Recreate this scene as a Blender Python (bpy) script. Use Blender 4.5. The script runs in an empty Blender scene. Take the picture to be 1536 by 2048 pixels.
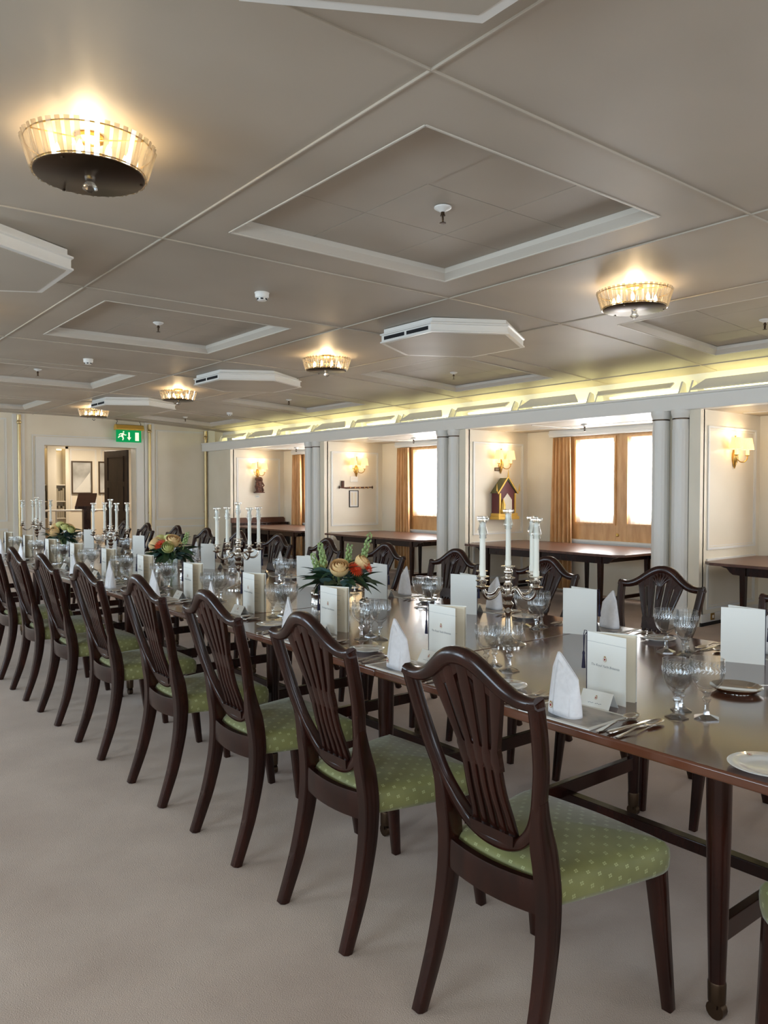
import bpy, bmesh, math, random
from mathutils import Vector, Matrix
random.seed(7)
S = bpy.context.scene
COL = S.collection
PI = math.pi
R = math.radians

# ------------------------------------------------------------------ camera
CAM_H = 1.38
cam_d = bpy.data.cameras.new('camera'); cam = bpy.data.objects.new('camera', cam_d); COL.objects.link(cam)
yaw, pitch, FPX = R(38.66), R(1.62), 1560.0
cam.location = (0, 0, CAM_H)
cam.rotation_euler = (PI/2 - pitch, 0, -yaw)
cam_d.sensor_fit = 'VERTICAL'; cam_d.sensor_height = 24.0
cam_d.lens = FPX/2048.0*24.0
cam_d.clip_start = 0.05
S.camera = cam
# ------------------------------------------------------------------ world, exposure
w = bpy.data.worlds.new('sky'); S.world = w; w.use_nodes = True
bg = w.node_tree.nodes['Background']; bg.inputs[0].default_value = (0.75, 0.86, 1.0, 1); bg.inputs[1].default_value = 1.0
S.view_settings.view_transform = 'Standard'; S.view_settings.look = 'None'
S.view_settings.gamma = 1.0; S.view_settings.use_curve_mapping = False
S.view_settings.exposure = 0.52
# ------------------------------------------------------------------ light levels (daylight and lamps)
DAY_LEFT = 50.0      # watts per window in the unseen port side
DAY_RIGHT = 12.0       # radiance of the window panes in view
LAMP_W = 6.0
SCONCE_W = 0.7
COVE = 10.0

# ------------------------------------------------------------------ room measures (metres)
ROOM_X0, ROOM_X1, ROOM_Y0, ROOM_Y1 = -2.9, 8.6, -4.0, 15.3
BEAM_X = 7.30
def ceil_z(x):
    a = abs(x-2.84)-1.09
    return 2.78 - (0.0111*a*a if a > 0 else 0.0)
TRAY_PITCH = 3.55

def area_light(name, loc, rot, sx, sy, power, col):
    d = bpy.data.lights.new(name, 'AREA'); d.shape = 'RECTANGLE'; d.size = sx; d.size_y = sy
    d.energy = power; d.color = col
    o = bpy.data.objects.new(name, d); COL.objects.link(o); o.location = loc; o.rotation_euler = rot
    return o
for k in range(6):   # daylight through the windows of the port side wall
    area_light('port_window_light', (ROOM_X0+0.03, -2.2+3.34*k, 1.5), (0, -PI/2, 0), 1.1, 1.7, DAY_LEFT, (0.66, 0.84, 1.0))
for k in range(3):   # windows of the wall behind the viewer
    area_light('aft_window_light', (-0.8+2.9*k, ROOM_Y0+0.03, 1.5), (PI/2, 0, 0), 1.7, 1.1, DAY_LEFT*0.55, (0.78, 0.88, 1.0))

# ------------------------------------------------------------------ helpers
def L2(c): return tuple(((v/255.0)/12.92 if v/255.0 <= 0.04045 else ((v/255.0+0.055)/1.055)**2.4) for v in c)
class MB:
    def __init__(s): s.v = []; s.f = []; s.uv = None
    def add(s, vs, fs):
        n = len(s.v); s.v += [tuple(p) for p in vs]; s.f += [tuple(i+n for i in f) for f in fs]; return s
    def box(s, x0, x1, y0, y1, z0, z1):
        return s.add([(x0,y0,z0),(x1,y0,z0),(x1,y1,z0),(x0,y1,z0),(x0,y0,z1),(x1,y0,z1),(x1,y1,z1),(x0,y1,z1)],
              [(0,3,2,1),(4,5,6,7),(0,1,5,4),(1,2,6,5),(2,3,7,6),(3,0,4,7)])
    def lathe(s, prof, seg=16, c=(0,0,0), fn=None, ph=0.0, cap=True):
        n = len(s.v); m = len(prof)
        for i, (r, z) in enumerate(prof):
            for k in range(seg):
                a = ph+2*PI*k/seg; rr = r*(fn(a, i) if fn else 1.0)
                s.v.append((c[0]+rr*math.cos(a), c[1]+rr*math.sin(a), c[2]+z))
        for i in range(m-1):
            for k in range(seg):
                k2 = (k+1) % seg
                s.f.append((n+i*seg+k, n+i*seg+k2, n+(i+1)*seg+k2, n+(i+1)*seg+k))
        if cap:
            s.f.append(tuple(n+k for k in reversed(range(seg)))); s.f.append(tuple(n+(m-1)*seg+k for k in range(seg)))
        return s
    def tube(s, path, rad, seg=8, cap=True):
        P = [Vector(p) for p in path]; m = len(P)
        if not hasattr(rad, '__len__'): rad = [rad]*m
        n = len(s.v); prev = None
        for i in range(m):
            t = (P[min(i+1, m-1)]-P[max(i-1, 0)]).normalized()
            if prev is None:
                ref = Vector((0,0,1)) if abs(t.z) < 0.9 else Vector((1,0,0))
                u = t.cross(ref).normalized()
            else:
                u = (prev - t*prev.dot(t)).normalized()
            prev = u; v = t.cross(u)
            for k in range(seg):
                a = 2*PI*k/seg; q = P[i]+(u*math.cos(a)+v*math.sin(a))*rad[i]; s.v.append(tuple(q))
        for i in range(m-1):
            for k in range(seg):
                k2 = (k+1) % seg
                s.f.append((n+i*seg+k, n+i*seg+k2, n+(i+1)*seg+k2, n+(i+1)*seg+k))
        if cap:
            s.f.append(tuple(n+k for k in reversed(range(seg)))); s.f.append(tuple(n+(m-1)*seg+k for k in range(seg)))
        return s
    def sweep(s, path, wid, dep, ref=(1,0,0), ch=0.25, closed=False):
        """chamfered bar: wid lies across ref, dep along ref"""
        P = [Vector(p) for p in path]; m = len(P); rf = Vector(ref).normalized()
        if not hasattr(wid, '__len__'): wid = [wid]*m
        if not hasattr(dep, '__len__'): dep = [dep]*m
        n = len(s.v)
        sec = [(-1,-1+2*ch),(-1,1-2*ch),(-1+2*ch,1),(1-2*ch,1),(1,1-2*ch),(1,-1+2*ch),(1-2*ch,-1),(-1+2*ch,-1)]
        for i in range(m):
            a, b = (P[(i-1) % m], P[(i+1) % m]) if closed else (P[max(i-1,0)], P[min(i+1,m-1)])
            t = (b-a).normalized(); d = (rf - t*rf.dot(t)).normalized(); q = t.cross(d)
            for (x, y) in sec: s.v.append(tuple(P[i]+q*(x*wid[i]/2)+d*(y*dep[i]/2)))
        K = 8; r = m if closed else m-1
        for i in range(r):
            j = (i+1) % m
            for k in range(K):
                k2 = (k+1) % K
                s.f.append((n+i*K+k, n+i*K+k2, n+j*K+k2, n+j*K+k))
        if not closed:
            s.f.append(tuple(n+k for k in reversed(range(K)))); s.f.append(tuple(n+(m-1)*K+k for k in range(K)))
        return s
    def prism(s, poly, h0, h1, mp):
        """poly 2D points, mp(u, v, h) -> xyz"""
        n = len(poly)
        return s.add([mp(u,v,h0) for u,v in poly]+[mp(u,v,h1) for u,v in poly],
            [tuple(reversed(range(n))), tuple(range(n,2*n))]+[(i,(i+1)%n,n+(i+1)%n,n+i) for i in range(n)])
    def grid(s, fn, nu, nv, closed_u=False):
        n = len(s.v)
        for j in range(nv+1):
            for i in range(nu if closed_u else nu+1): s.v.append(tuple(fn(i/nu, j/nv)))
        W = nu if closed_u else nu+1
        for j in range(nv):
            for i in range(nu):
                i2 = (i+1) % W
                s.f.append((n+j*W+i, n+j*W+i2, n+(j+1)*W+i2, n+(j+1)*W+i))
        return s
    def frame(s, a0, a1, b0, b1, t, h, mp):
        """flat rectangular moulding of bar width t, height h; mp(a,b,h)"""
        for (p, q, r_, u) in ((a0,a1,b0,b0+t),(a0,a1,b1-t,b1),(a0,a0+t,b0+t,b1-t),(a1-t,a1,b0+t,b1-t)):
            s.prism([(p,r_),(q,r_),(q,u),(p,u)], 0, h, mp)
        return s
    def mesh(s, name, ang=35, smooth=True):
        me = bpy.data.meshes.new(name); me.from_pydata(s.v, [], s.f)
        bm = bmesh.new(); bm.from_mesh(me); bmesh.ops.recalc_face_normals(bm, faces=bm.faces); bm.to_mesh(me); bm.free()
        if smooth:
            me.polygons.foreach_set('use_smooth', [True]*len(me.polygons))
            me.set_sharp_from_angle(angle=R(ang))
        return me
    def build(s, name, mat, parent=None, loc=None, ang=35, smooth=True, bevel=0, thick=0, sub=0):
        me = s.mesh(name, ang, smooth); me.materials.append(mat)
        return link(name, me, parent, loc, bevel, thick, sub)
def link(name, me, parent=None, loc=None, bevel=0, thick=0, sub=0):
    o = bpy.data.objects.new(name, me); COL.objects.link(o)
    if parent: o.parent = parent
    if loc: o.location = loc
    if thick:
        m = o.modifiers.new('thickness', 'SOLIDIFY'); m.thickness = thick; m.offset = 0
    if bevel:
        m = o.modifiers.new('bevel', 'BEVEL'); m.width = bevel; m.segments = 2; m.limit_method = 'ANGLE'
    if sub:
        m = o.modifiers.new('subdiv', 'SUBSURF'); m.levels = sub; m.render_levels = sub
    return o
def tag(o, label=None, cat=None, group=None, kind=None):
    if label: o['label'] = label
    if cat: o['category'] = cat
    if group: o['group'] = group
    if kind: o['kind'] = kind
    return o
def empty(name, loc=(0,0,0), rz=0.0):
    o = bpy.data.objects.new(name, None); COL.objects.link(o); o.location = loc; o.rotation_euler = (0,0,rz)
    o.empty_display_size = 0.1
    return o
KIDS = {}
def copy_tree(o, parent=None):
    c = o.copy(); COL.objects.link(c); c.parent = parent
    for ch in o.children: copy_tree(ch, c)
    return c
PROTO = {}
def place(key, maker, loc, rz, label, cat, group):
    """first call makes the thing, later calls copy it with its parts"""
    if key not in PROTO: o = PROTO[key] = maker()
    else: o = copy_tree(PROTO[key])
    o.location = loc; o.rotation_euler = (0,0,rz)
    return tag(o, label, cat, group)
ORD = ['first','second','third','fourth','fifth','sixth','seventh','eighth','ninth','tenth','eleventh','twelfth','thirteenth','fourteenth']

# ------------------------------------------------------------------ materials
MATS = {}
def mat(name, col=(0.8,0.8,0.8), rough=0.5, metal=0.0, **kw):
    m = bpy.data.materials.new(name); m.use_nodes = True
    b = m.node_tree.nodes['Principled BSDF']
    b.inputs['Base Color'].default_value = (*col, 1); b.inputs['Roughness'].default_value = rough; b.inputs['Metallic'].default_value = metal
    for k, v in kw.items(): b.inputs[k.replace('_',' ')].default_value = v
    MATS[name] = m
    return m
def nt(m): return m.node_tree.nodes, m.node_tree.links, m.node_tree.nodes['Principled BSDF']
def noise_col(m, c0, c1, scale=8, detail=4, stretch=None, p0=0.35, p1=0.65, bump=0.0, bscale=None, coord='Object', bdist=0.01):
    N, Lk, b = nt(m)
    tc = N.new('ShaderNodeTexCoord'); src = tc.outputs[coord]
    mp = N.new('ShaderNodeMapping'); Lk.new(src, mp.inputs[0])
    if stretch: mp.inputs['Scale'].default_value = stretch
    n = N.new('ShaderNodeTexNoise'); n.inputs['Scale'].default_value = scale; n.inputs['Detail'].default_value = detail
    Lk.new(mp.outputs[0], n.inputs['Vector'])
    cr = N.new('ShaderNodeValToRGB'); cr.color_ramp.elements[0].position = p0; cr.color_ramp.elements[1].position = p1
    cr.color_ramp.elements[0].color = (*c0,1); cr.color_ramp.elements[1].color = (*c1,1)
    Lk.new(n.outputs['Fac'], cr.inputs[0]); Lk.new(cr.outputs[0], b.inputs['Base Color'])
    if bump:
        n2 = N.new('ShaderNodeTexNoise'); n2.inputs['Scale'].default_value = bscale or scale; n2.inputs['Detail'].default_value = 3
        Lk.new(mp.outputs[0], n2.inputs['Vector'])
        bp = N.new('ShaderNodeBump'); bp.inputs['Strength'].default_value = bump; bp.inputs['Distance'].default_value = bdist
        Lk.new(n2.outputs['Fac'], bp.inputs['Height']); Lk.new(bp.outputs[0], b.inputs['Normal'])
    return cr
def emis(name, col, strength):
    m = bpy.data.materials.new(name); m.use_nodes = True
    N, Lk = m.node_tree.nodes, m.node_tree.links; N.clear()
    e = N.new('ShaderNodeEmission'); e.inputs[0].default_value = (*col,1); e.inputs[1].default_value = strength
    o = N.new('ShaderNodeOutputMaterial'); Lk.new(e.outputs[0], o.inputs[0]); MATS[name] = m
    return m

paint = mat('cream paint', L2((226,220,206)), 0.45); noise_col(paint, L2((229,219,198)), L2((236,227,208)), 1.5, 2)
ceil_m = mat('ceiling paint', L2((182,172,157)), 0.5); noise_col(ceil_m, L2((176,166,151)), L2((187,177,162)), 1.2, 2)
trimw = mat('white gloss paint', L2((232,230,224)), 0.35)
carpet = mat('carpet', L2((186,168,150)), 0.95)
noise_col(carpet, L2((178,156,139)), L2((200,179,162)), 2.2, 8, p0=0.3, p1=0.7, bump=0.6, bscale=260, bdist=0.004)
carpet.node_tree.nodes['Principled BSDF'].inputs['Sheen Weight'].default_value = 0.15
wood = mat('mahogany', L2((50,26,20)), 0.22); noise_col(wood, L2((28,12,8)), L2((53,23,15)), 3.0, 6, stretch=(6,6,1.2), p0=0.3, p1=0.75)
wood.node_tree.nodes['Principled BSDF'].inputs['Coat Weight'].default_value = 0.12
wood.node_tree.nodes['Principled BSDF'].inputs['Coat Roughness'].default_value = 0.12
wood.node_tree.nodes['Principled BSDF'].inputs['Specular IOR Level'].default_value = 0.32
woodtop = mat('polished mahogany table top', L2((70,38,28)), 0.2); noise_col(woodtop, L2((72,40,27)), L2((106,62,41)), 2.5, 6, stretch=(9,0.8,1), p0=0.3, p1=0.75)
woodtop.node_tree.nodes['Principled BSDF'].inputs['Coat Weight'].default_value = 0.5
woodtop.node_tree.nodes['Principled BSDF'].inputs['Coat Roughness'].default_value = 0.10
alcwood = mat('alcove table mahogany', L2((88,50,38)), 0.3); noise_col(alcwood, L2((78,48,36)), L2((110,72,54)), 2.5, 6, stretch=(1,8,1), p0=0.3, p1=0.75)
lightwood = mat('pale sycamore', L2((206,160,106)), 0.35); noise_col(lightwood, L2((196,148,92)), L2((216,172,118)), 2, 5, stretch=(8,8,1.5))
darkwood = mat('dark door wood', L2((52,38,30)), 0.4); noise_col(darkwood, L2((44,32,25)), L2((60,44,34)), 3, 4, stretch=(6,6,1))
brass = mat('brass', L2((196,158,88)), 0.28, 1.0)
silver = mat('silver', L2((214,208,200)), 0.12, 1.0)
bronze = mat('dark bronze', L2((84,68,54)), 0.35, 1.0)
black = mat('black', (0.012,0.012,0.012), 0.6)
dark_slot = mat('vent void', (0.01,0.01,0.012), 0.9)
porcelain = mat('porcelain', L2((238,238,234)), 0.12, Coat_Weight=0.4)
paper = mat('ivory card', L2((240,238,230)), 0.6)
page = mat('cream page', L2((236,224,200)), 0.7)
linen = mat('white linen', L2((240,238,240)), 0.8); noise_col(linen, L2((236,234,236)), L2((244,242,244)), 60, 2, bump=0.15, bscale=500, bdist=0.001)
navy = mat('navy cord', L2((26,22,52)), 0.7)
ink = mat('printed ink', L2((150,152,154)), 0.7)
inkred = mat('crest red', L2((160,50,42)), 0.6)
inkgold = mat('crest gold', L2((176,132,60)), 0.5)
wax = mat('candle wax', L2((236,234,222)), 0.45, Subsurface_Weight=0.15, Subsurface_Radius=(0.02,0.015,0.01))
leaf_m = mat('leaf green', L2((40,66,44)), 0.45); noise_col(leaf_m, L2((34,58,38)), L2((58,84,52)), 6, 2)
euc_m = mat('eucalyptus', L2((84,112,108)), 0.5)
sprig_m = mat('pale green sprig', L2((150,172,110)), 0.5)
peach = mat('peach petal', L2((240,200,140)), 0.55, Subsurface_Weight=0.1)
orange = mat('orange petal', L2((214,66,26)), 0.5)
lime = mat('lime petal', L2((206,206,130)), 0.55)
matpic = mat('place mat print', L2((120,110,104)), 0.3); noise_col(matpic, L2((66,62,60)), L2((172,160,148)), 9, 5, p0=0.38, p1=0.62)
carve = mat('carved dark wood', L2((96,58,40)), 0.55); noise_col(carve, L2((76,44,30)), L2((116,72,50)), 30, 3, bump=0.6, bdist=0.01)
maroon = mat('maroon lacquer', L2((98,40,44)), 0.4)
gild = mat('gilt', L2((222,180,84)), 0.4, 0.35)
greenroof = mat('green roof', L2((84,84,50)), 0.5)
exitgreen = emis('exit green', L2((14,134,72)), 0.9)
exitwhite = emis('exit white', L2((214,234,196)), 1.0)
pic_m = mat('picture print', L2((200,200,196)), 0.25); noise_col(pic_m, L2((150,148,142)), L2((226,226,222)), 2.2, 3)
frame_m = mat('picture frame', L2((74,58,40)), 0.4)
bookm = mat('books', L2((150,140,120)), 0.7)
paleboard = mat('pale parcel', L2((222,214,196)), 0.6)

def crystal():
    m = bpy.data.materials.new('crystal'); m.use_nodes = True
    N, Lk = m.node_tree.nodes, m.node_tree.links; N.clear()
    g = N.new('ShaderNodeBsdfGlass'); g.inputs['IOR'].default_value = 1.5; g.inputs['Roughness'].default_value = 0.0
    t = N.new('ShaderNodeBsdfTransparent'); t.inputs[0].default_value = (0.97,0.98,0.98,1)
    mx = N.new('ShaderNodeMixShader'); mx.inputs[0].default_value = 0.45; o = N.new('ShaderNodeOutputMaterial')
    Lk.new(g.outputs[0], mx.inputs[1]); Lk.new(t.outputs[0], mx.inputs[2]); Lk.new(mx.outputs[0], o.inputs[0])
    MATS['crystal'] = m; return m
glass = crystal()
trayw = mat('tray moulding paint', L2((206,199,187)), 0.4)
palebrass = mat('pale polished brass', L2((206,184,138)), 0.38, 0.85)
def thin_glass(name, tint, gl, rough=0.03, base=0.05):
    m = bpy.data.materials.new(name); m.use_nodes = True
    N, Lk = m.node_tree.nodes, m.node_tree.links; N.clear()
    t = N.new('ShaderNodeBsdfTransparent'); t.inputs[0].default_value = (*tint,1)
    g = N.new('ShaderNodeBsdfGlossy'); g.inputs['Roughness'].default_value = rough
    lw = N.new('ShaderNodeLayerWeight'); lw.inputs['Blend'].default_value = 0.5
    pw = N.new('ShaderNodeMath'); pw.operation = 'POWER'; pw.inputs[1].default_value = 3.0; Lk.new(lw.outputs['Facing'], pw.inputs[0])
    ma = N.new('ShaderNodeMath'); ma.operation = 'MULTIPLY_ADD'; ma.inputs[1].default_value = gl; ma.inputs[2].default_value = base; Lk.new(pw.outputs[0], ma.inputs[0])
    mx = N.new('ShaderNodeMixShader'); o = N.new('ShaderNodeOutputMaterial')
    Lk.new(ma.outputs[0], mx.inputs[0]); Lk.new(t.outputs[0], mx.inputs[1]); Lk.new(g.outputs[0], mx.inputs[2]); Lk.new(mx.outputs[0], o.inputs[0])
    MATS[name] = m
    return m
prism_m = thin_glass('lamp prism glass', (0.66,0.63,0.58), 0.5, 0.10, 0.12)
N_, K_ = prism_m.node_tree.nodes, prism_m.node_tree.links
_mx = [n for n in N_ if n.type == 'MIX_SHADER'][0]; _o = [n for n in N_ if n.type == 'OUTPUT_MATERIAL'][0]
_t = N_.new('ShaderNodeBsdfTranslucent'); _t.inputs[0].default_value = (1.0,0.93,0.82,1); _m2 = N_.new('ShaderNodeMixShader'); _m2.inputs[0].default_value = 0.10
K_.new(_mx.outputs[0], _m2.inputs[1]); K_.new(_t.outputs[0], _m2.inputs[2]); K_.new(_m2.outputs[0], _o.inputs[0])
foot_m = thin_glass('goblet foot glass', (0.96,0.97,0.98), 0.70, 0.05, 0.28)
bowl_m = thin_glass('goblet bowl glass', (0.97,0.98,0.985), 0.85, 0.02, 0.10)
cut_m = thin_glass('cut crystal facets', (0.95,0.96,0.97), 0.45, 0.18, 0.55)
_N, _K = cut_m.node_tree.nodes, cut_m.node_tree.links
_a = [n for n in _N if n.type == 'MIX_SHADER'][0]; _o = [n for n in _N if n.type == 'OUTPUT_MATERIAL'][0]
_d = _N.new('ShaderNodeBsdfDiffuse'); _d.inputs[0].default_value = (0.92,0.94,0.96,1); _b = _N.new('ShaderNodeMixShader'); _b.inputs[0].default_value = 0.45  # white diffuse mixed in paints the bright sparkle of the cuts
_K.new(_a.outputs[0], _b.inputs[1]); _K.new(_d.outputs[0], _b.inputs[2]); _K.new(_b.outputs[0], _o.inputs[0])
vase_m = thin_glass('vase glass', (0.92,0.95,0.95), 0.35, 0.02)
picglass = thin_glass('picture glass', (0.97,0.97,0.97), 0.25, 0.02)

def sheer():
    m = bpy.data.materials.new('sheer curtain'); m.use_nodes = True
    N, Lk = m.node_tree.nodes, m.node_tree.links; N.clear()
    t = N.new('ShaderNodeBsdfTransparent'); tr = N.new('ShaderNodeBsdfTranslucent'); tr.inputs[0].default_value = (0.95,0.93,0.9,1)
    df = N.new('ShaderNodeBsdfDiffuse'); df.inputs[0].default_value = (0.95,0.93,0.9,1)
    m1 = N.new('ShaderNodeMixShader'); m1.inputs[0].default_value = 0.35
    m2 = N.new('ShaderNodeMixShader'); m2.inputs[0].default_value = 0.45; o = N.new('ShaderNodeOutputMaterial')
    Lk.new(tr.outputs[0], m1.inputs[1]); Lk.new(df.outputs[0], m1.inputs[2])
    Lk.new(m1.outputs[0], m2.inputs[1]); Lk.new(t.outputs[0], m2.inputs[2]); Lk.new(m2.outputs[0], o.inputs[0])
    return m
sheer_m = sheer()
pane_m = emis('daylight in the pane', (0.96,0.98,1.0), DAY_RIGHT)
curt_m = mat('gold curtain silk', L2((206,156,98)), 0.42, Sheen_Weight=0.4)
noise_col(curt_m, L2((192,140,82)), L2((222,172,114)), 5, 3, stretch=(1,6,0.6))
shade_m = mat('pleated lamp shade', L2((244,226,180)), 0.7)
b_ = shade_m.node_tree.nodes['Principled BSDF']; b_.inputs['Emission Color'].default_value = (*L2((255,216,136)),1); b_.inputs['Emission Strength'].default_value = 0.62
bulb_m = emis('lamp bulb', (1.0,0.78,0.45), 22.0)
cove_m = emis('cove tube', (1.0,0.93,0.42), COVE)
shelf_glow = emis('shelf lamp', (1.0,0.72,0.34), 3.0)

def damask():
    m = mat('green damask', L2((118,128,82)), 0.6, Sheen_Weight=0.25)
    N, Lk, b = nt(m)
    uv = N.new('ShaderNodeUVMap'); uv.uv_map = 'UVMap'
    sp = N.new('ShaderNodeSeparateXYZ'); Lk.new(uv.outputs[0], sp.inputs[0])
    def M(op, a, c=None):
        n = N.new('ShaderNodeMath'); n.operation = op
        for i, x in enumerate((a, c)):
            if x is None: continue
            if isinstance(x, (int, float)): n.inputs[i].default_value = x
            else: Lk.new(x, n.inputs[i])
        return n.outputs[0]
    sx, sy = 0.040, 0.029
    v = M('DIVIDE', sp.outputs[1], sy); row = M('FLOOR', v); off = M('MULTIPLY', M('MODULO', M('ABSOLUTE', row), 2.0), 0.5)
    u = M('ADD', M('DIVIDE', sp.outputs[0], sx), off)
    fu = M('MULTIPLY', M('SUBTRACT', M('SUBTRACT', u, M('FLOOR', u)), 0.5), sx)
    fv = M('MULTIPLY', M('SUBTRACT', M('SUBTRACT', v, row), 0.5), sy)
    p = 0.0028; rr = 0.0025
    au = M('SUBTRACT', M('ABSOLUTE', fu), p); av = M('SUBTRACT', M('ABSOLUTE', fv), p)
    d = M('SQRT', M('ADD', M('MULTIPLY', au, au), M('MULTIPLY', av, av)))
    fac = M('LESS_THAN', d, rr)
    ns = N.new('ShaderNodeTexNoise'); ns.inputs['Scale'].default_value = 8; Lk.new(uv.outputs[0], ns.inputs['Vector'])
    cr = N.new('ShaderNodeValToRGB'); cr.color_ramp.elements[0].color = (*L2((108,107,58)),1); cr.color_ramp.elements[1].color = (*L2((126,125,72)),1)
    cr.color_ramp.elements[0].position = 0.35; cr.color_ramp.elements[1].position = 0.65
    Lk.new(ns.outputs['Fac'], cr.inputs[0])
    mx = N.new('ShaderNodeMix'); mx.data_type = 'RGBA'; Lk.new(fac, mx.inputs['Factor']); Lk.new(cr.outputs[0], mx.inputs['A']); mx.inputs['B'].default_value = (*L2((156,158,108)),1)
    Lk.new(mx.outputs['Result'], b.inputs['Base Color'])
    return m
damask_m = damask()
# ================================================================== STRUCTURE
def struct(o, label=None): return tag(o, label, kind='structure')
struct(MB().box(ROOM_X0-0.2, ROOM_X1+0.3, ROOM_Y0-0.2, 18.2, -0.1, 0).build('floor', carpet, smooth=False), 'plain beige carpet covering the whole room')

# ---- ceiling: cambered sheet with recessed trays
TX = [(2.02,3.62),(5.58,7.14),(-1.46,0.10)]
TY = [(2.27+TRAY_PITCH*k, 3.87+TRAY_PITCH*k) for k in range(-1,4)]
xs = sorted(set([ROOM_X0-0.1,-0.5,1.0,1.77,2.84,3.95,4.6,5.2,6.4,7.82]+[a for t in TX for a in t]))
ys = sorted(set([ROOM_Y0-0.1,ROOM_Y1+0.1]+[a for t in TY for a in t]))
cm = MB()
for i in range(len(xs)-1):
    for j in range(len(ys)-1):
        mx, my = (xs[i]+xs[i+1])/2, (ys[j]+ys[j+1])/2
        if any(a<mx<b for a,b in TX) and any(a<my<b for a,b in TY): continue
        n = 3
        for k in range(n):
            xa, xb = xs[i]+(xs[i+1]-xs[i])*k/n, xs[i]+(xs[i+1]-xs[i])*(k+1)/n
            cm.add([(xa,ys[j],ceil_z(xa)),(xb,ys[j],ceil_z(xb)),(xb,ys[j+1],ceil_z(xb)),(xa,ys[j+1],ceil_z(xa))],[(0,1,2,3)])
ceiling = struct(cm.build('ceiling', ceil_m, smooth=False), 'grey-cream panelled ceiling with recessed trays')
struct(MB().box(ROOM_X0-0.2, ROOM_X1+0.3, ROOM_Y0-0.2, ROOM_Y1+0.2, 2.95, 3.0).build('trim_1', ceil_m, smooth=False), 'deckhead above the ceiling panels')
# battens over the panel joints
def batten(p0, p1, n=10):
    m = MB(); pts = []
    for k in range(n+1):
        x = p0[0]+(p1[0]-p0[0])*k/n; y = p0[1]+(p1[1]-p0[1])*k/n
        pts.append((x,y,ceil_z(x)-0.003))
    return m.sweep(pts, 0.011, 0.010, (0,0,1), 0.2).build('batten', ceil_m, ceiling)
for x in (-0.4,1.77,3.95,5.22,7.45): batten((x,ROOM_Y0,0),(x,ROOM_Y1,0),2)
for k in range(-1,4):
    for y in (1.96+TRAY_PITCH*k, 4.2+TRAY_PITCH*k-0.02): batten((ROOM_X0,y,0),(7.75,y,0),24)
# trays: sloping sides, ledge and inner panels
for ti,(xa,xb) in enumerate(TX):
    for tj,(ya,yb) in enumerate(TY):
        if ti == 2 and tj > 2: pass
        za, zb = ceil_z(xa), ceil_z(xb); d = 0.07; s_ = 0.045
        def zz(x): return za+(zb-za)*(x-xa)/(xb-xa)
        o = MB()
        A = [(xa,ya,za),(xb,ya,zb),(xb,yb,zb),(xa,yb,za)]
        B = [(xa+s_,ya+s_,za+d*.55),(xb-s_,ya+s_,zb+d*.55),(xb-s_,yb-s_,zb+d*.55),(xa+s_,yb-s_,za+d*.55)]
        C_ = [(p[0],p[1],p[2]+d*.45) for p in B]
        o.add(A+B+C_, [(i,(i+1)%4,4+(i+1)%4,4+i) for i in range(4)]+[(4+i,4+(i+1)%4,8+(i+1)%4,8+i) for i in range(4)])
        r_ = 0.012
        for (p,q) in ((A[0],A[1]),(A[1],A[2]),(A[2],A[3]),(A[3],A[0])):
            o.sweep([p,q], 0.013, 0.008, (0,0,1), 0.2)
        o.build('tray_moulding', trayw, ceiling, smooth=False)
        cx = [xa+s_+(xb-xa-2*s_)*t for t in (0,0.31,0.69,1)]; cy = [ya+s_+(yb-ya-2*s_)*t for t in (0,0.34,0.67,1)]
        for i in range(3):
            for j in range(3):
                dz = d + (0.0 if (i,j) != (0,0) else -0.004); g = 0.0025
                P = [(cx[i]+g,cy[j]+g),(cx[i+1]-g,cy[j]+g),(cx[i+1]-g,cy[j+1]-g),(cx[i]+g,cy[j+1]-g)]
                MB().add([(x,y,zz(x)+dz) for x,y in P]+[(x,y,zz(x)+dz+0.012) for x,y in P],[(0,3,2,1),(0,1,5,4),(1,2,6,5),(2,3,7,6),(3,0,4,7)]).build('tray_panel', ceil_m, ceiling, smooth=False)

# ---- outboard side: bulkheads, beam, cove, alcove ceiling
BH = [0.79, 4.13, 7.46, 10.80, 14.12]          # faces turned to the viewer
wall_m = MB().box(ROOM_X1, ROOM_X1+0.12, ROOM_Y0, ROOM_Y1, 2.09, 2.9).box(ROOM_X1, ROOM_X1+0.12, ROOM_Y0, ROOM_Y1, 0, 0.60)
BAY = [5.88+3.335*(k-1) for k in range(4)]      # window centres
edges = [ROOM_Y0]+[e for b in BAY for e in (b-1.07,b+1.07)]+[ROOM_Y1]
for i in range(0,len(edges),2): wall_m.box(ROOM_X1, ROOM_X1+0.12, edges[i], edges[i+1], 0.60, 2.09)
wall_r = struct(wall_m.build('wall_right', paint, smooth=False), 'cream outboard wall with curtained windows')
def mouldX(y):   # mapping for a panel on a wall facing -Y
    return lambda a,b,h: (a, y-h, b)
def panel_on(par, a0,a1,b0,b1, mp, t=0.022, h=0.014, name='panel_moulding'):
    m = MB().frame(a0,a1,b0,b1,t,h,mp); m.frame(a0+t+0.012,a1-t-0.012,b0+t+0.012,b1-t-0.012,0.006,h*0.4,mp)
    return m.build(name, trimw, par, smooth=False)
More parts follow.
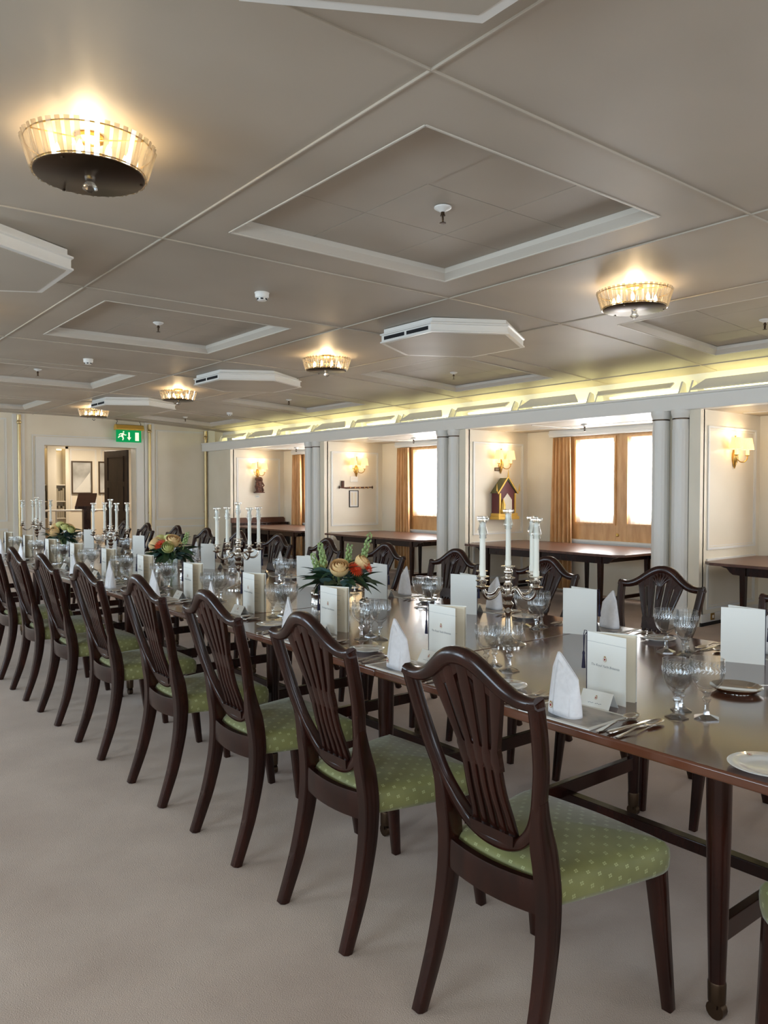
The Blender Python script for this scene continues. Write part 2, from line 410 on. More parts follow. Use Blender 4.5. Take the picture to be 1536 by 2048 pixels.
for k, y in enumerate(BH):
    y1 = y+0.5 if k < 4 else ROOM_Y1
    m = MB().box(7.42, ROOM_X1, y, y1, 0, 2.2).box(7.36, 7.44, y, y+0.12, 0, 2.2)
    b = struct(m.build('wall_bulkhead', paint, smooth=False), ['cream bulkhead between alcoves outside the right edge','cream bulkhead with sconce at the right edge of the photo','cream bulkhead with model shrine between two alcoves','cream bulkhead with the pipe and small frame','cream end bulkhead with the carved figure'][k])
    panel_on(b, 7.50, 8.50, 0.77, 2.03, mouldX(y))
    panel_on(b, 7.50, 8.50, 0.16, 0.68, mouldX(y))
    MB().box(7.40, ROOM_X1, y-0.014, y, 0.03, 0.12).build('skirting', trimw, b, smooth=False)
    MB().box(7.38, ROOM_X1, y-0.02, y, 0.0, 0.035).build('skirting_base', black, b, smooth=False)
    # paired columns on the end of the bulkhead
    if k < 4:
        for cy in (y+0.215, y+0.445):
            r = 0.088
            def flute(a,i): return 1.0-0.035*max(0.0,math.cos(a*16))
            c = MB().lathe([(r,0.0),(r,2.0)], 64, (7.37,cy,0), flute).build('column', trimw, b, ang=60)
            MB().lathe([(r*1.12,0),(r*1.12,0.16),(r,0.19)],24,(7.37,cy,0)).build('column_base', trimw, c)
            MB().lathe([(r*0.96,1.98),(r*0.96,2.10),(r*1.0,2.12),(r*1.12,2.15),(r*1.16,2.17),(r*1.16,2.20)],24,(7.37,cy,0)).build('column_capital', trimw, c)
            MB().lathe([(r*1.0,2.098),(r*1.0,2.112)],24,(7.37,cy,0)).build('copper_band', bronze, c)
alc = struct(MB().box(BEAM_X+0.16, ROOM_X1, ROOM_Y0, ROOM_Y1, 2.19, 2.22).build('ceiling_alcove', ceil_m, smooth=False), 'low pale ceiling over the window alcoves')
for b in BAY:
    MB().box(BEAM_X+0.2, ROOM_X1-0.1, b+0.55, b+0.562, 2.180, 2.186).box(8.05,8.06,b-1.2,b+1.5,2.180,2.186).build('ceiling_joint', trimw, alc, smooth=False)
bm_ = MB().box(BEAM_X, BEAM_X+0.16, ROOM_Y0, ROOM_Y1-0.02, 2.19, 2.335).box(BEAM_X-0.02, BEAM_X+0.16, ROOM_Y0, ROOM_Y1-0.02, 2.335, 2.36)
beam = struct(bm_.build('trim_2', trimw, smooth=False, bevel=0.004), 'long white beam carried by the paired columns')
covew = struct(MB().box(7.80, 7.90, ROOM_Y0, ROOM_Y1, 2.22, 2.9).build('wall_cove', trimw, smooth=False), 'back wall of the lit cove above the beam')
# hoods standing in the cove
y = -1.35
hi = 0
while y < 14.2:
    y0, y1 = y+0.10, y+1.02
    if hi % 2 == 0:
        MB().add([(7.42,y0,2.405),(7.42,y1,2.405),(7.52,y1-0.12,2.510),(7.52,y0+0.12,2.510),(7.435,y0,2.395),(7.435,y1,2.395),(7.535,y1-0.12,2.500),(7.535,y0+0.12,2.500)],
            [(0,1,2,3),(7,6,5,4),(0,4,5,1),(1,5,6,2),(2,6,7,3),(3,7,4,0)]).build('cove_hood', trimw, covew, smooth=False)
    else:
        MB().add([(7.44,y0,2.455),(7.44,y1,2.455),(7.52,y1,2.510),(7.52,y0,2.510),(7.455,y0,2.445),(7.455,y1,2.445),(7.535,y1,2.50),(7.535,y0,2.50)],
            [(0,1,2,3),(7,6,5,4),(0,4,5,1),(1,5,6,2),(2,6,7,3),(3,7,4,0)]).build('cove_hood', trimw, covew, smooth=False)
    MB().prism([(7.44,2.36),(7.60,2.36),(7.58,2.49),(7.52,2.51)], y1+0.01, y1+0.03, lambda u,v,h:(u,h,v)).build('cove_bracket', trimw, covew, smooth=False)
    MB().prism([(7.44,2.36),(7.60,2.36),(7.58,2.49),(7.52,2.51)], y1+0.13, y1+0.15, lambda u,v,h:(u,h,v)).build('cove_bracket', trimw, covew, smooth=False)
    MB().box(7.70,7.73, y0, y1, 2.43, 2.45).build('cove_tube', cove_m, covew, smooth=False)
    y += 1.155; hi += 1

# ---- windows of the alcoves
def make_window(k, yc):
    X = ROOM_X1-0.02
    m = MB(); ya, yb = yc-1.07, yc+1.07
    z0, z1 = 0.93, 2.07
    for (a,b) in ((ya,yc-0.72),(yc-0.08,yc+0.08),(yc+0.72,yb)): m.box(X, X+0.05, a, b, 0.72, 2.10)
    for (a,b) in ((yc-0.72,yc-0.08),(yc+0.08,yc+0.72)): m.box(X, X+0.05, a, b, 0.72, z0).box(X, X+0.05, a, b, z1, 2.10)
    o = struct(m.build('window_%d'%(k+1), lightwood, smooth=False, bevel=0.003), ['pale wood window frame of the alcove beyond the right edge','pale wood double window of the nearest full alcove','pale wood window of the second alcove','pale wood window of the farthest alcove'][k])
    for s_ in (-1,1):
        a, b = (yc-0.72,yc-0.08) if s_ < 0 else (yc+0.08,yc+0.72)
        mm = MB().frame(a-0.005,b+0.005,z0-0.005,z1+0.005,0.025,0.02,lambda p,q,h:(X-h,p,q)); mm.build('window_bead', lightwood, o, smooth=False)
        rp = []; ia, ib, ja, jb, rr = a+0.035, b-0.035, z0+0.095, z1-0.06, 0.07
        for (cy_, cz_, t0) in ((ib-rr,jb-rr,0),(ia+rr,jb-rr,90),(ia+rr,ja+rr,180),(ib-rr,ja+rr,270)):
            for q in range(5): rp.append((cy_+rr*math.cos(R(t0+22.5*q)), cz_+rr*math.sin(R(t0+22.5*q))))
        MB().prism(rp, 0.040, 0.046, lambda u,v,h:(X+h,u,v)).build('pane', pane_m, o, smooth=False)
        MB().box(X+0.047,X+0.055,a-0.01,b+0.01,z0-0.01,z1+0.01).build('pane_surround', trimw, o, smooth=False)
        sh = MB().grid(lambda u,v: (X+0.016+0.008*math.sin(u*70+s_)+0.004*math.sin(u*29), a+(b-a)*u, 0.945+1.12*v), 90, 1)
        sh.build('sheer_curtain', sheer_m, o)
    MB().box(X-0.05, X+0.04, ya, yb, 0.69, 0.72).box(X-0.02,X+0.04,ya,yb,0.58,0.69).build('window_sill', trimw, o, smooth=False)
    MB().box(X-0.09, X+0.03, ya-0.03, yb+0.03, 2.10, 2.19).box(X-0.11,X-0.09,ya-0.03,yb+0.03,2.13,2.15).build('pelmet', trimw, o, smooth=False)
    MB().lathe([(0.022,0),(0.022,0.01),(0.012,0.018)],12,(0,0,0)).build('socket', brass, o)
    so = [c for c in o.children if c.name.startswith('socket')][0]; so.location = (X, yc+0.05, 0.80); so.rotation_euler = (0,-PI/2,0)
    # curtains: gathered, wider at the foot
    for s_ in (-1,1):
        e = yc+s_*1.05
        def cur(u,v):
            zz_ = 0.04+2.05*(1-v); spread = 0.31+0.05*v; yy = e - s_*u*spread + s_*0.05*v*(1-u)
            amp = 0.022+0.012*v
            return (X-0.085+amp*math.sin(u*2*PI*5.5+0.6*math.sin(v*3+u*4)+k)+0.008*math.sin(u*23+v*2), yy, zz_)
        c = MB().grid(cur, 72, 14).build('curtain', curt_m, None, thick=0.004, ang=80)
        side = 'left' if s_ > 0 else 'right'
        tag(c, 'gold silk curtain on the %s of the %s alcove window' % (side, ['hidden first','nearest visible','second visible','farthest visible'][k]), 'curtain', 'gold alcove curtains')
for k, b in enumerate(BAY): make_window(k, b)

# ---- far wall with doorway
DX0, DX1, DZ = 4.15, 5.88, 2.215
fw = MB().box(ROOM_X0, DX0, ROOM_Y1, ROOM_Y1+0.25, 0, 2.9).box(DX1, ROOM_X1, ROOM_Y1, ROOM_Y1+0.25, 0, 2.9).box(DX0, DX1, ROOM_Y1, ROOM_Y1+0.25, DZ, 2.9)
wall_f = struct(fw.build('wall_far', paint, smooth=False), 'cream panelled end wall with open doorway')
mp = mouldX(ROOM_Y1)
panel_on(wall_f, 6.30, 7.40, 0.77, 2.60, mp); panel_on(wall_f, 6.30, 7.40, 0.14, 0.64, mp)
panel_on(wall_f, 2.1, 3.50, 0.81, 2.68, mp); panel_on(wall_f, 2.1, 3.50, 0.14, 0.68, mp)
panel_on(wall_f, 0.2, 1.9, 0.81, 2.68, mp)
MB().box(6.06,6.26,ROOM_Y1-0.03,ROOM_Y1,0,2.76).box(3.60,3.80,ROOM_Y1-0.03,ROOM_Y1,0,2.76).box(7.44,7.60,ROOM_Y1-0.03,ROOM_Y1,0,2.66).build('pilaster', trimw, wall_f, smooth=False)
MB().frame(DX0-0.16, DX1+0.16, -0.2, DZ+0.155, 0.15, 0.03, mp).build('door_casing', trimw, wall_f, smooth=False)
MB().frame(DX0-0.22, DX1+0.22, -0.2, DZ+0.19, 0.02, 0.012, mp).build('door_moulding', trimw, wall_f, smooth=False)
MB().box(ROOM_X0,DX0-0.25,ROOM_Y1-0.02,ROOM_Y1,0,0.12).box(DX1+0.25,7.42,ROOM_Y1-0.02,ROOM_Y1,0,0.12).build('skirting', trimw, wall_f, smooth=False)
for i, x in enumerate((3.70, 6.15, 7.37)):
    zt = ceil_z(x)-0.03
    p = empty('brass_pole', (x, ROOM_Y1-0.05, 0))
    MB().lathe([(0.030,0.0),(0.030,zt-0.16)],12).build('shaft', palebrass, p)
    MB().lathe([(0.030,zt-0.17),(0.044,zt-0.15),(0.044,zt-0.13),(0.030,zt-0.11),(0.038,zt-0.09),(0.038,zt)],12).build('finial', palebrass, p)
    for zb_ in (zt-0.16,0.9): MB().box(-0.03,0.03,0.0,0.02,zb_,zb_+0.04).build('bracket', brass, p, smooth=False)
    tag(p, ['slim brass pole left of the doorway','slim brass pole right of the doorway and exit sign','slim brass pole in the far corner beside the beam'][i], 'pole', 'brass wall poles')
# port and aft walls (outside the frame)
lw = MB()
pw = [ROOM_Y0]+[e for k in range(6) for e in (-2.2+3.34*k-0.85,-2.2+3.34*k+0.85)]+[ROOM_Y1]
for i in range(0,len(pw),2): lw.box(ROOM_X0-0.15, ROOM_X0, max(pw[i],ROOM_Y0), pw[i+1], 0.95, 2.05)
lw.box(ROOM_X0-0.15, ROOM_X0, ROOM_Y0, ROOM_Y1, 0, 0.95).box(ROOM_X0-0.15, ROOM_X0, ROOM_Y0, ROOM_Y1, 2.05, 2.9)
struct(lw.build('wall_left', paint, smooth=False), 'cream port side wall with windows')
aw = MB().box(ROOM_X0, ROOM_X1, ROOM_Y0-0.15, ROOM_Y0, 0, 0.95).box(ROOM_X0, ROOM_X1, ROOM_Y0-0.15, ROOM_Y0, 2.05, 2.9)
for (a,b) in ((ROOM_X0,-1.65),(0.05,1.25),(2.95,4.15),(5.85,ROOM_X1)): aw.box(a,b,ROOM_Y0-0.15,ROOM_Y0,0.95,2.05)
struct(aw.build('wall_aft', paint, smooth=False), 'cream wall behind the viewer')

# ---- room beyond the doorway
HY = 18.0
hw = struct(MB().box(2.5, 9.0, HY, HY+0.1, 0, 2.9).build('wall_hall', paint, smooth=False), 'cream panelled wall of the hall beyond the doorway')
struct(MB().box(2.5, 9.0, ROOM_Y1+0.25, HY, 2.5, 2.6).build('ceiling_hall', ceil_m, smooth=False), 'ceiling of the hall beyond the doorway')
struct(MB().box(9.0, 9.1, ROOM_Y1+0.25, HY, 0, 2.6).box(2.4,2.5,ROOM_Y1+0.25,HY,0,2.6).build('wall_hall_side', paint, smooth=False), 'side walls of the hall beyond the doorway')
panel_on(hw, 5.42, 6.0, 0.9, 2.3, mouldX(HY)); panel_on(hw, 6.1, 7.1, 0.9, 2.3, mouldX(HY))
area_light('hall_lamp', (5.6, 16.8, 2.48), (0,0,0), 0.6, 0.6, 30.0, (1.0,0.86,0.68))
# ================================================================== DINING CHAIR
def lerp_tab(tab, z):
    if z <= tab[0][0]: return tab[0][1]
    for (a,b),(c,d) in zip(tab, tab[1:]):
        if z <= c:
            t = (z-a)/(c-a); return b+(d-b)*t
    return tab[-1][1]
def smooth_path(pts, n):
    """Catmull-Rom through points"""
    P = [Vector(p) for p in pts]; out = []
    P = [P[0]*2-P[1]]+P+[P[-1]*2-P[-2]]
    for i in range(1, len(P)-2):
        for k in range(n):
            t = k/n; a,b,c,d = P[i-1],P[i],P[i+1],P[i+2]
            out.append(0.5*((2*b)+(c-a)*t+(2*a-5*b+4*c-d)*t*t+(3*b-a-3*c+d)*t**3))
    out.append(P[-2]); return out
BX = [(0,0.0),(0.06,0.022),(0.14,0.05),(0.22,0.072),(0.33,0.092),(0.42,0.098),(0.50,0.092),(0.62,0.068),(0.73,0.042),(0.85,0.010),(0.92,-0.010),(1.01,-0.036)]
def bx(z): return lerp_tab(BX, z)
def make_chair():
    root = empty('dining_chair')
    for s in (-1,1):
        prof = [(0.0,0.182),(0.08,0.180),(0.16,0.178),(0.25,0.175),(0.33,0.172),(0.42,0.168),(0.50,0.164),(0.56,0.163),(0.61,0.167),(0.66,0.177)]
        pts = smooth_path([(bx(z), s*y, z) for z,y in prof], 3); n = len(pts)
        wd = [0.030+0.014*min(1,i/(n*0.55)) - 0.024*max(0,(i/n-0.70)/0.30) for i in range(n)]
        dp = [0.034+0.022*min(1,i/(n*0.55)) - 0.030*max(0,(i/n-0.70)/0.30) for i in range(n)]
        MB().sweep(pts, wd, dp, (1,0,0), 0.08).build('leg', wood, root, ang=50)
        MB().sweep([(0.478,s*0.212,0.40),(0.500,s*0.219,0.2),(0.522,s*0.227,0.0)], [0.046,0.037,0.027],[0.046,0.037,0.027],(1,0,0),0.08).build('leg', wood, root, ang=50)
    # shield: side and bottom bow
    half = [(0.0,0.494),(0.048,0.500),(0.092,0.523),(0.130,0.566),(0.160,0.622),(0.180,0.685),(0.195,0.745),(0.206,0.815),(0.212,0.875),(0.214,0.912)]
    full = [(-y,z) for y,z in reversed(half)]+half[1:]
    pts = smooth_path([(bx(z)+0.012*min(1,max(0,(0.64-z)/0.10)), y, z) for y,z in full], 4)
    n = len(pts)
    MB().sweep(pts, [0.030]*n, [0.036]*n, (1,0,0), 0.16).build('shield_frame', wood, root, ang=55)
    # serpentine crest rail
    half = [(0.0,0.983),(0.030,0.979),(0.060,0.965),(0.090,0.944),(0.120,0.923),(0.150,0.909),(0.178,0.903),(0.205,0.903),(0.226,0.908)]
    full = [(-y,z) for y,z in reversed(half)]+half[1:]
    pts = smooth_path([(bx(z)-0.006*(1-(y/0.226)**2), y, z) for y,z in full], 4); n = len(pts)
    wd = [0.030+0.012*math.sin(PI*i/(n-1))**2 for i in range(n)]
    MB().sweep(pts, wd, [0.036]*n, (1,0,0), 0.22).build('crest_rail', wood, root, ang=55)
    # pierced splat: fan above, straight ribs below, joined by bands
    m = MB()
    top = [(-0.104,0.925),(-0.054,0.950),(0.0,0.965),(0.054,0.950),(0.104,0.925)]
    for i in range(5):
        ty, tz = top[i]; f = i-2
        c = [(ty,tz),(f*0.045,0.87),(f*0.036,0.80),(f*0.0285,0.745),(f*0.0270,0.71),(f*0.0275,0.64),(f*0.0300,0.57),(f*0.0325,0.522)]
        pts = smooth_path([(bx(z)-0.002+0.012*min(1,max(0,(0.64-z)/0.10)), y, z) for y,z in c], 4); k = len(pts)
        wd = []
        for p in pts:
            z = p.z
            wd.append(0.0175 if z < 0.695 else (0.029 if z < 0.755 else min(0.036, 0.0195+(z-0.755)*0.12)))
        m.sweep(pts, wd, 0.016, (1,0,0), 0.05)
    for z0_, z1_, h0, h1 in ((0.698,0.752,0.067,0.069),(0.505,0.535,0.070,0.076)):
        m.add([(bx(z0_)-0.009,-h0,z0_),(bx(z0_)+0.007,-h0,z0_),(bx(z0_)+0.007,h0,z0_),(bx(z0_)-0.009,h0,z0_),(bx(z1_)-0.009,-h1,z1_),(bx(z1_)+0.007,-h1,z1_),(bx(z1_)+0.007,h1,z1_),(bx(z1_)-0.009,h1,z1_)],
              [(0,3,2,1),(4,5,6,7),(0,1,5,4),(1,2,6,5),(2,3,7,6),(3,0,4,7)])
    # solid web under the crest
    web = [(-0.125,0.915),(-0.10,0.885),(-0.07,0.90),(-0.045,0.918),(-0.02,0.935),(0.02,0.935),(0.045,0.918),(0.07,0.90),(0.10,0.885),(0.125,0.915),(0.09,0.945),(0.05,0.97),(0.0,0.98),(-0.05,0.97),(-0.09,0.945)]
    m.prism(web, -0.009, 0.006, lambda u,v,h:(bx(v)+h,u,v))
    sp = m.build('splat', wood, root, ang=50)
    # carved leaf spray on the front of the splat head
    m = MB()
    for i in range(7):
        a = (i-3)*0.27
        m.sweep([(bx(0.905)+0.008,0.0+0.01*math.sin(a),0.900),(bx(0.935)+0.013,0.035*math.sin(a),0.900+0.04*math.cos(a)),(bx(0.965)+0.008,0.068*math.sin(a),0.900+0.068*math.cos(a))],[0.006,0.013,0.004],[0.008,0.010,0.006],(1,0,0),0.2)
    m.sweep([(bx(0.90)+0.009,0,0.905),(bx(0.87)+0.011,0,0.872),(bx(0.84)+0.008,0,0.842)],[0.022,0.016,0.006],0.012,(1,0,0),0.25)
    m.build('carved_leaf', wood, sp, ang=50)
    # bowed rear seat rail
    pts = []
    for i in range(9):
        t = -1+2*i/8; pts.append((0.088-0.016*(1-t*t), t*0.158, 0.416-0.006*(1-t*t)))
    MB().sweep(pts, 0.080, 0.022, (1,0,0), 0.06).build('seat_rail', wood, root, ang=50)
    # upholstered seat
    out = []
    corners = [(0.112,-0.168),(0.112,0.168),(0.50,0.245),(0.515,0.0),(0.50,-0.245)]
    base = [(0.112,-0.165),(0.104,0.0),(0.112,0.165),(0.20,0.187),(0.32,0.213),(0.44,0.237),(0.485,0.238),(0.505,0.222),(0.515,0.12),(0.520,0.0),(0.515,-0.12),(0.505,-0.222),(0.485,-0.238),(0.44,-0.237),(0.32,-0.213),(0.20,-0.187)]
    cp = smooth_path([(x,y,0) for x,y in base]+[(base[0][0],base[0][1],0)], 2)[:-1]
    n = len(cp); nor = []
    for i in range(n):
        t = (cp[(i+1)%n]-cp[i-1]).normalized(); nor.append(Vector((t.y,-t.x,0)))
    cen = Vector((0.31,0,0))
    if (cp[0]-cen).dot(nor[0]) < 0: nor = [-q for q in nor]
    m = MB(); uvs = []
    rings = [(0.0,0.386,0.0),(0.004,0.40,0.0),(0.006,0.425,0.0),(0.003,0.445,0.0),(-0.008,0.459,0.0),(-0.03,0.468,0.0),(0,0,0.72),(0,0,0.45),(0,0,0.2)]
    V = []
    for (off, z, sc) in rings:
        for i in range(n):
            if sc == 0: p = cp[i]+nor[i]*off; q = (p.x,p.y,z); ext = max(0.0,0.459-z); e = cp[i]+nor[i]*(off+ext)
            else:
                e0 = cp[i]-nor[i]*0.03; e = cen+(e0-cen)*sc; d2 = 1-sc; q = (e.x,e.y,0.468+0.022*(1-sc*sc))
            V.append(q); uvs.append((e.y,e.x))
    V.append((cen.x,cen.y,0.491)); uvs.append((0,cen.x))
    F = []
    for r_ in range(len(rings)-1):
        for i in range(n): F.append((r_*n+i, r_*n+(i+1)%n, (r_+1)*n+(i+1)%n, (r_+1)*n+i))
    k = (len(rings)-1)*n
    for i in range(n): F.append((k+i,k+(i+1)%n,len(V)-1))
    F.append(tuple(range(n)))
    m.add(V,F); me = m.mesh('seat', 75); me.materials.append(damask_m)
    ul = me.uv_layers.new(name='UVMap')
    for lp in me.loops: ul.data[lp.index].uv = uvs[lp.vertex_index]
    link('seat', me, root)
    return root
NEAR_CH = [0.635]+[1.344+0.712*i for i in range(8)]
NEAR_CH[1:8] = [1.344,2.036,2.724,3.404,4.168,4.908,5.603]; NEAR_CH[8] = 6.33
for i, y in enumerate(NEAR_CH):
    lab = 'mahogany shield-back chair with green seat, near row, %s from the right' % ORD[max(0,i-1)]
    if i == 0:
        place('chair', make_chair, (1.600, 0.360, 0), R(40), 'green-seated chair showing only a front corner at the right edge', 'chair', 'dining chairs along the near side'); continue
    place('chair', make_chair, (1.34+random.uniform(-.006,.006) if i > 1 else 1.34, y, 0), R(random.uniform(-1.2,1.2)) if i > 1 else 0, lab, 'chair', 'dining chairs along the near side')
FAR_CH = [1.42,2.145,2.870,3.620,4.340,5.060,5.80,6.50,7.20,7.90,8.70,9.45]
for i, y in enumerate(FAR_CH):
    lab = 'mahogany shield-back chair with carved crest, far row, %s from the right' % ORD[max(0,i-1)]
    if i == 0: lab = 'far-side chair showing only a dark back corner at the right edge'
    place('chair', make_chair, (3.455+random.uniform(-.01,.01), y, 0), PI+R(random.uniform(-2,2)), lab, 'chair', 'dining chairs along the far side')

# ================================================================== LONG DINING TABLE
TT = 0.735
TX0, TX1 = 1.715, 3.17
table = tag(empty('dining_table', (2.4, 4.5, 0)), 'long polished mahogany dining table laid for a banquet', 'table')
seams = [0.62,2.20,3.58,4.96,6.34,7.72,9.10,10.4]
for a, b in zip(seams, seams[1:]):
    MB().box(TX0-2.4, TX1-2.4, a-4.5+0.0008, b-4.5-0.0008, TT-0.028, TT).build('table_leaf', woodtop, table, smooth=True, bevel=0.006)
for y0 in (1.02,2.40,3.78,5.16,6.54,7.92,9.25):
    for y in (y0, y0+0.875):
        for x in (1.93, 2.87):
            lg = MB().lathe([(0.021,0.085),(0.026,0.25),(0.031,0.5),(0.033,TT-0.03)],20,(x-2.4,y-4.5,0)).build('leg', wood, table)
            MB().lathe([(0.0225,0.045),(0.0235,0.095),(0.022,0.10)],16,(x-2.4,y-4.5,0)).build('brass_cap', bronze, lg)
            MB().tube([(x-2.4-0.012,y-4.5,0.024),(x-2.4+0.012,y-4.5,0.024)],0.024,14).box(x-2.4-0.016,x-2.4+0.016,y-4.5-0.008,y-4.5+0.008,0.03,0.05).build('castor', bronze, lg)
        MB().box(1.93-2.4,2.87-2.4,y-4.5-0.014,y-4.5+0.014,0.20,0.255).build('stretcher', wood, table, smooth=False, bevel=0.003)
    MB().box(-0.02,0.02,y0-4.5,y0+0.875-4.5,0.185,0.225).build('stretcher', wood, table, smooth=False, bevel=0.003)
    MB().box(1.96-2.4,1.99-2.4,y0-4.5-0.1,y0+0.875-4.5+0.1,TT-0.085,TT-0.028).box(2.81-2.4,2.84-2.4,y0-4.5-0.1,y0+0.975-4.5,TT-0.085,TT-0.028).build('apron', wood, table, smooth=False)

# ================================================================== PLACE SETTING PIECES (local x towards table centre)
def make_mat():
    root = empty('place_mat')
    MB().box(0,0.19,-0.125,0.125,0,0.003).build('board', paper, root, smooth=False)
    MB().box(0.012,0.178,-0.113,0.113,0.003,0.0034).build('print', matpic, root, smooth=False)
    return root
def make_napkin():
    root = empty('folded_napkin')
    def top(y):     # height of the upper edge across the fold: short left slope, peak, long right slope
        return 0.178-(y-0.030)*2.0 if y > 0.030 else 0.178-(0.030-y)*0.78
    def surf(k, sh, hs):
        def fn(u, v):
            a = 2*PI*u; rx, ry = 0.031*k, 0.057*k
            e = 0.75; ca, sa = math.cos(a), math.sin(a)
            x = rx*abs(ca)**e*(1 if ca>0 else -1); y = ry*abs(sa)**e*(1 if sa>0 else -1)
            t = 1-0.93*v**1.4
            h = top(y)*hs*v
            return (x*t, y*(1-0.06*v**2), h)
        return fn
    MB().grid(surf(1.0,0,1.0), 40, 12, True).build('outer_fold', linen, root, thick=0.0016, ang=70)
    MB().grid(surf(0.86,0,0.93), 40, 12, True).build('inner_fold', linen, root, thick=0.0016, ang=70)
    # overlapping front flap with its free edge
    m = MB().grid(lambda u,v: (-0.0325+0.006*v+0.012*(2*(0.55*u))**2*0.5-0.001+0.020*v*v, 0.014-0.058*u+0.008*v, 0.004+(0.150-0.045*u)*v), 8, 8)
    m.build('front_flap', linen, root, thick=0.0018, ang=70)
    c = crest_obj(0.007, root); c.location = (-0.0345,0.022,0.026); c.rotation_euler = (0,-PI/2,0)
    return root
CREST = {}
def crest_obj(r, par=None):
    """oval badge lying in local xy, facing +z, crown towards +x; one small mesh in three inks"""
    if r not in CREST:
        m = MB(); idx = []
        def disc(rr, z0, z1, k):
            n0 = len(m.f); m.lathe([(rr,z0),(rr,z1)],20,fn=lambda a,i:1.0+0.16*abs(math.cos(a))); idx.extend([k]*(len(m.f)-n0))
        disc(r,0,0.0004,0); disc(r*0.8,0.0004,0.0006,1); disc(r*0.5,0.0006,0.0008,2)
        n0 = len(m.f)
        m.prism([(r*1.15,-r*.5),(r*1.6,-r*.6),(r*1.45,-r*.2),(r*1.8,0),(r*1.45,r*.2),(r*1.6,r*.6),(r*1.15,r*.5)],0,0.0005,lambda u,v,h:(u,v,h)); idx.extend([0]*(len(m.f)-n0))
        me = m.mesh('crest', smooth=False)
        for q in (inkgold, paper, inkred): me.materials.append(q)
        me.polygons.foreach_set('material_index', idx); CREST[r] = me
    return link('crest', CREST[r], par)
def text_mesh(body, size, shear=0.35):
    cu = bpy.data.curves.new('lettering','FONT'); cu.body = body; cu.size = size; cu.shear = shear; cu.align_x = 'CENTER'; cu.extrude = 0.0001
    cu.resolution_u = 2
    o = bpy.data.objects.new('lettering', cu); COL.objects.link(o)
    bpy.context.view_layer.update()
    me = bpy.data.meshes.new_from_object(o.evaluated_get(bpy.context.evaluated_depsgraph_get())); 
    bpy.data.objects.remove(o); bpy.data.curves.remove(cu)
    me.materials.clear(); me.materials.append(ink); return me
MENU_TXT = text_mesh('The Royal Yacht Britannia', 0.0105)
def make_menu():
    """folded card: spine at the origin, opening towards -y"""
    root = empty('menu_card')
    H, W = 0.205, 0.150
    dc = Vector((-0.014,-0.148,0)).normalized(); db = Vector((0.062,-0.135,0)).normalized()
    def leafm(d, w_, h, off, th, z0=0):
        nrm = Vector((-d.y,d.x,0))
        a = nrm*off
        p = [a, a+d*w_, a+d*w_+nrm*th, a+nrm*th]
        return MB().add([(q.x,q.y,z0) for q in p]+[(q.x,q.y,z0+h) for q in p],[(0,3,2,1),(4,5,6,7),(0,1,5,4),(1,2,6,5),(2,3,7,6),(3,0,4,7)])
    cv = leafm(dc, W, H, 0, 0.0011).build('cover', paper, root, smooth=False)
    leafm(db, W, H, 0, 0.0011).build('back_cover', paper, root, smooth=False)
    d2 = (dc*0.18+db*0.82).normalized()
    pg = leafm(d2, W-0.002, H-0.003, 0, 0.0004).build('inner_page', page, root, smooth=False)
    d3 = (dc*0.07+db*0.93).normalized()
    leafm(d3, W-0.002, H-0.003, 0, 0.0004).build('inner_page', page, root, smooth=False)
    # print on the cover
    nc = Vector((dc.y,-dc.x,0))
    if nc.x > 0: nc = -nc
    out = nc*0.0004
    def on_cover(o, u, z):
        p = dc*u+out
        # local x -> up, local y -> -dc (left when seen), local z -> out
        M_ = Matrix((( 0,-dc.x,nc.x,p.x),(0,-dc.y,nc.y,p.y),(1,0,0,z),(0,0,0,1)))
        o.parent = cv; o.matrix_local = M_
    e = crest_obj(0.0062); on_cover(e, W*0.47, 0.128)
    t = link('lettering', MENU_TXT); 
    p = dc*(W*0.47)+out
    t.parent = cv; t.matrix_local = Matrix(((dc.x,0,nc.x,p.x),(dc.y,0,nc.y,p.y),(0,1,0,0.103),(0,0,0,1)))
    ln = MB().box(0,0.0007,-W/2,W/2,0,0.0002).build('fold_line', ink, cv, smooth=False); on_cover(ln, W/2, 0.176)
    # cord and tassel
    m = MB().tube([(0.002,0.003,0.205),(-0.001,0.010,0.207),(-0.003,0.012,0.19),(-0.003,0.011,0.14)],0.0013,6)
    m.tube([(0.0,0.003,0.20),(0.002,0.012,0.19),(0.0,0.013,0.14)],0.0013,6).tube([(0.0,0.0016,0.001),(0.0,0.0016,0.204)],0.0014,6)
    m.build('cord', navy, root)
    MB().lathe([(0.002,0.142),(0.0045,0.135),(0.0035,0.128),(0.0065,0.09),(0.0065,0.088)],10,(-0.002,0.012,0)).build('tassel', navy, root)
    # lines of print inside
    for i in range(6):
        nb = Vector((db.y,-db.x,0))
        if nb.x > 0: nb = -nb
        d_ = d2; q0 = d_*(W*0.30)+nb*0.0006; q1 = d_*(W*(0.78-0.05*(i%3)))+nb*0.0006; z = 0.165-0.022*i
        MB().add([(q0.x,q0.y,z),(q1.x,q1.y,z),(q1.x,q1.y,z+0.0008),(q0.x,q0.y,z+0.0008)],[(0,1,2,3)]).build('printed_line', ink, pg, smooth=False)
    return root
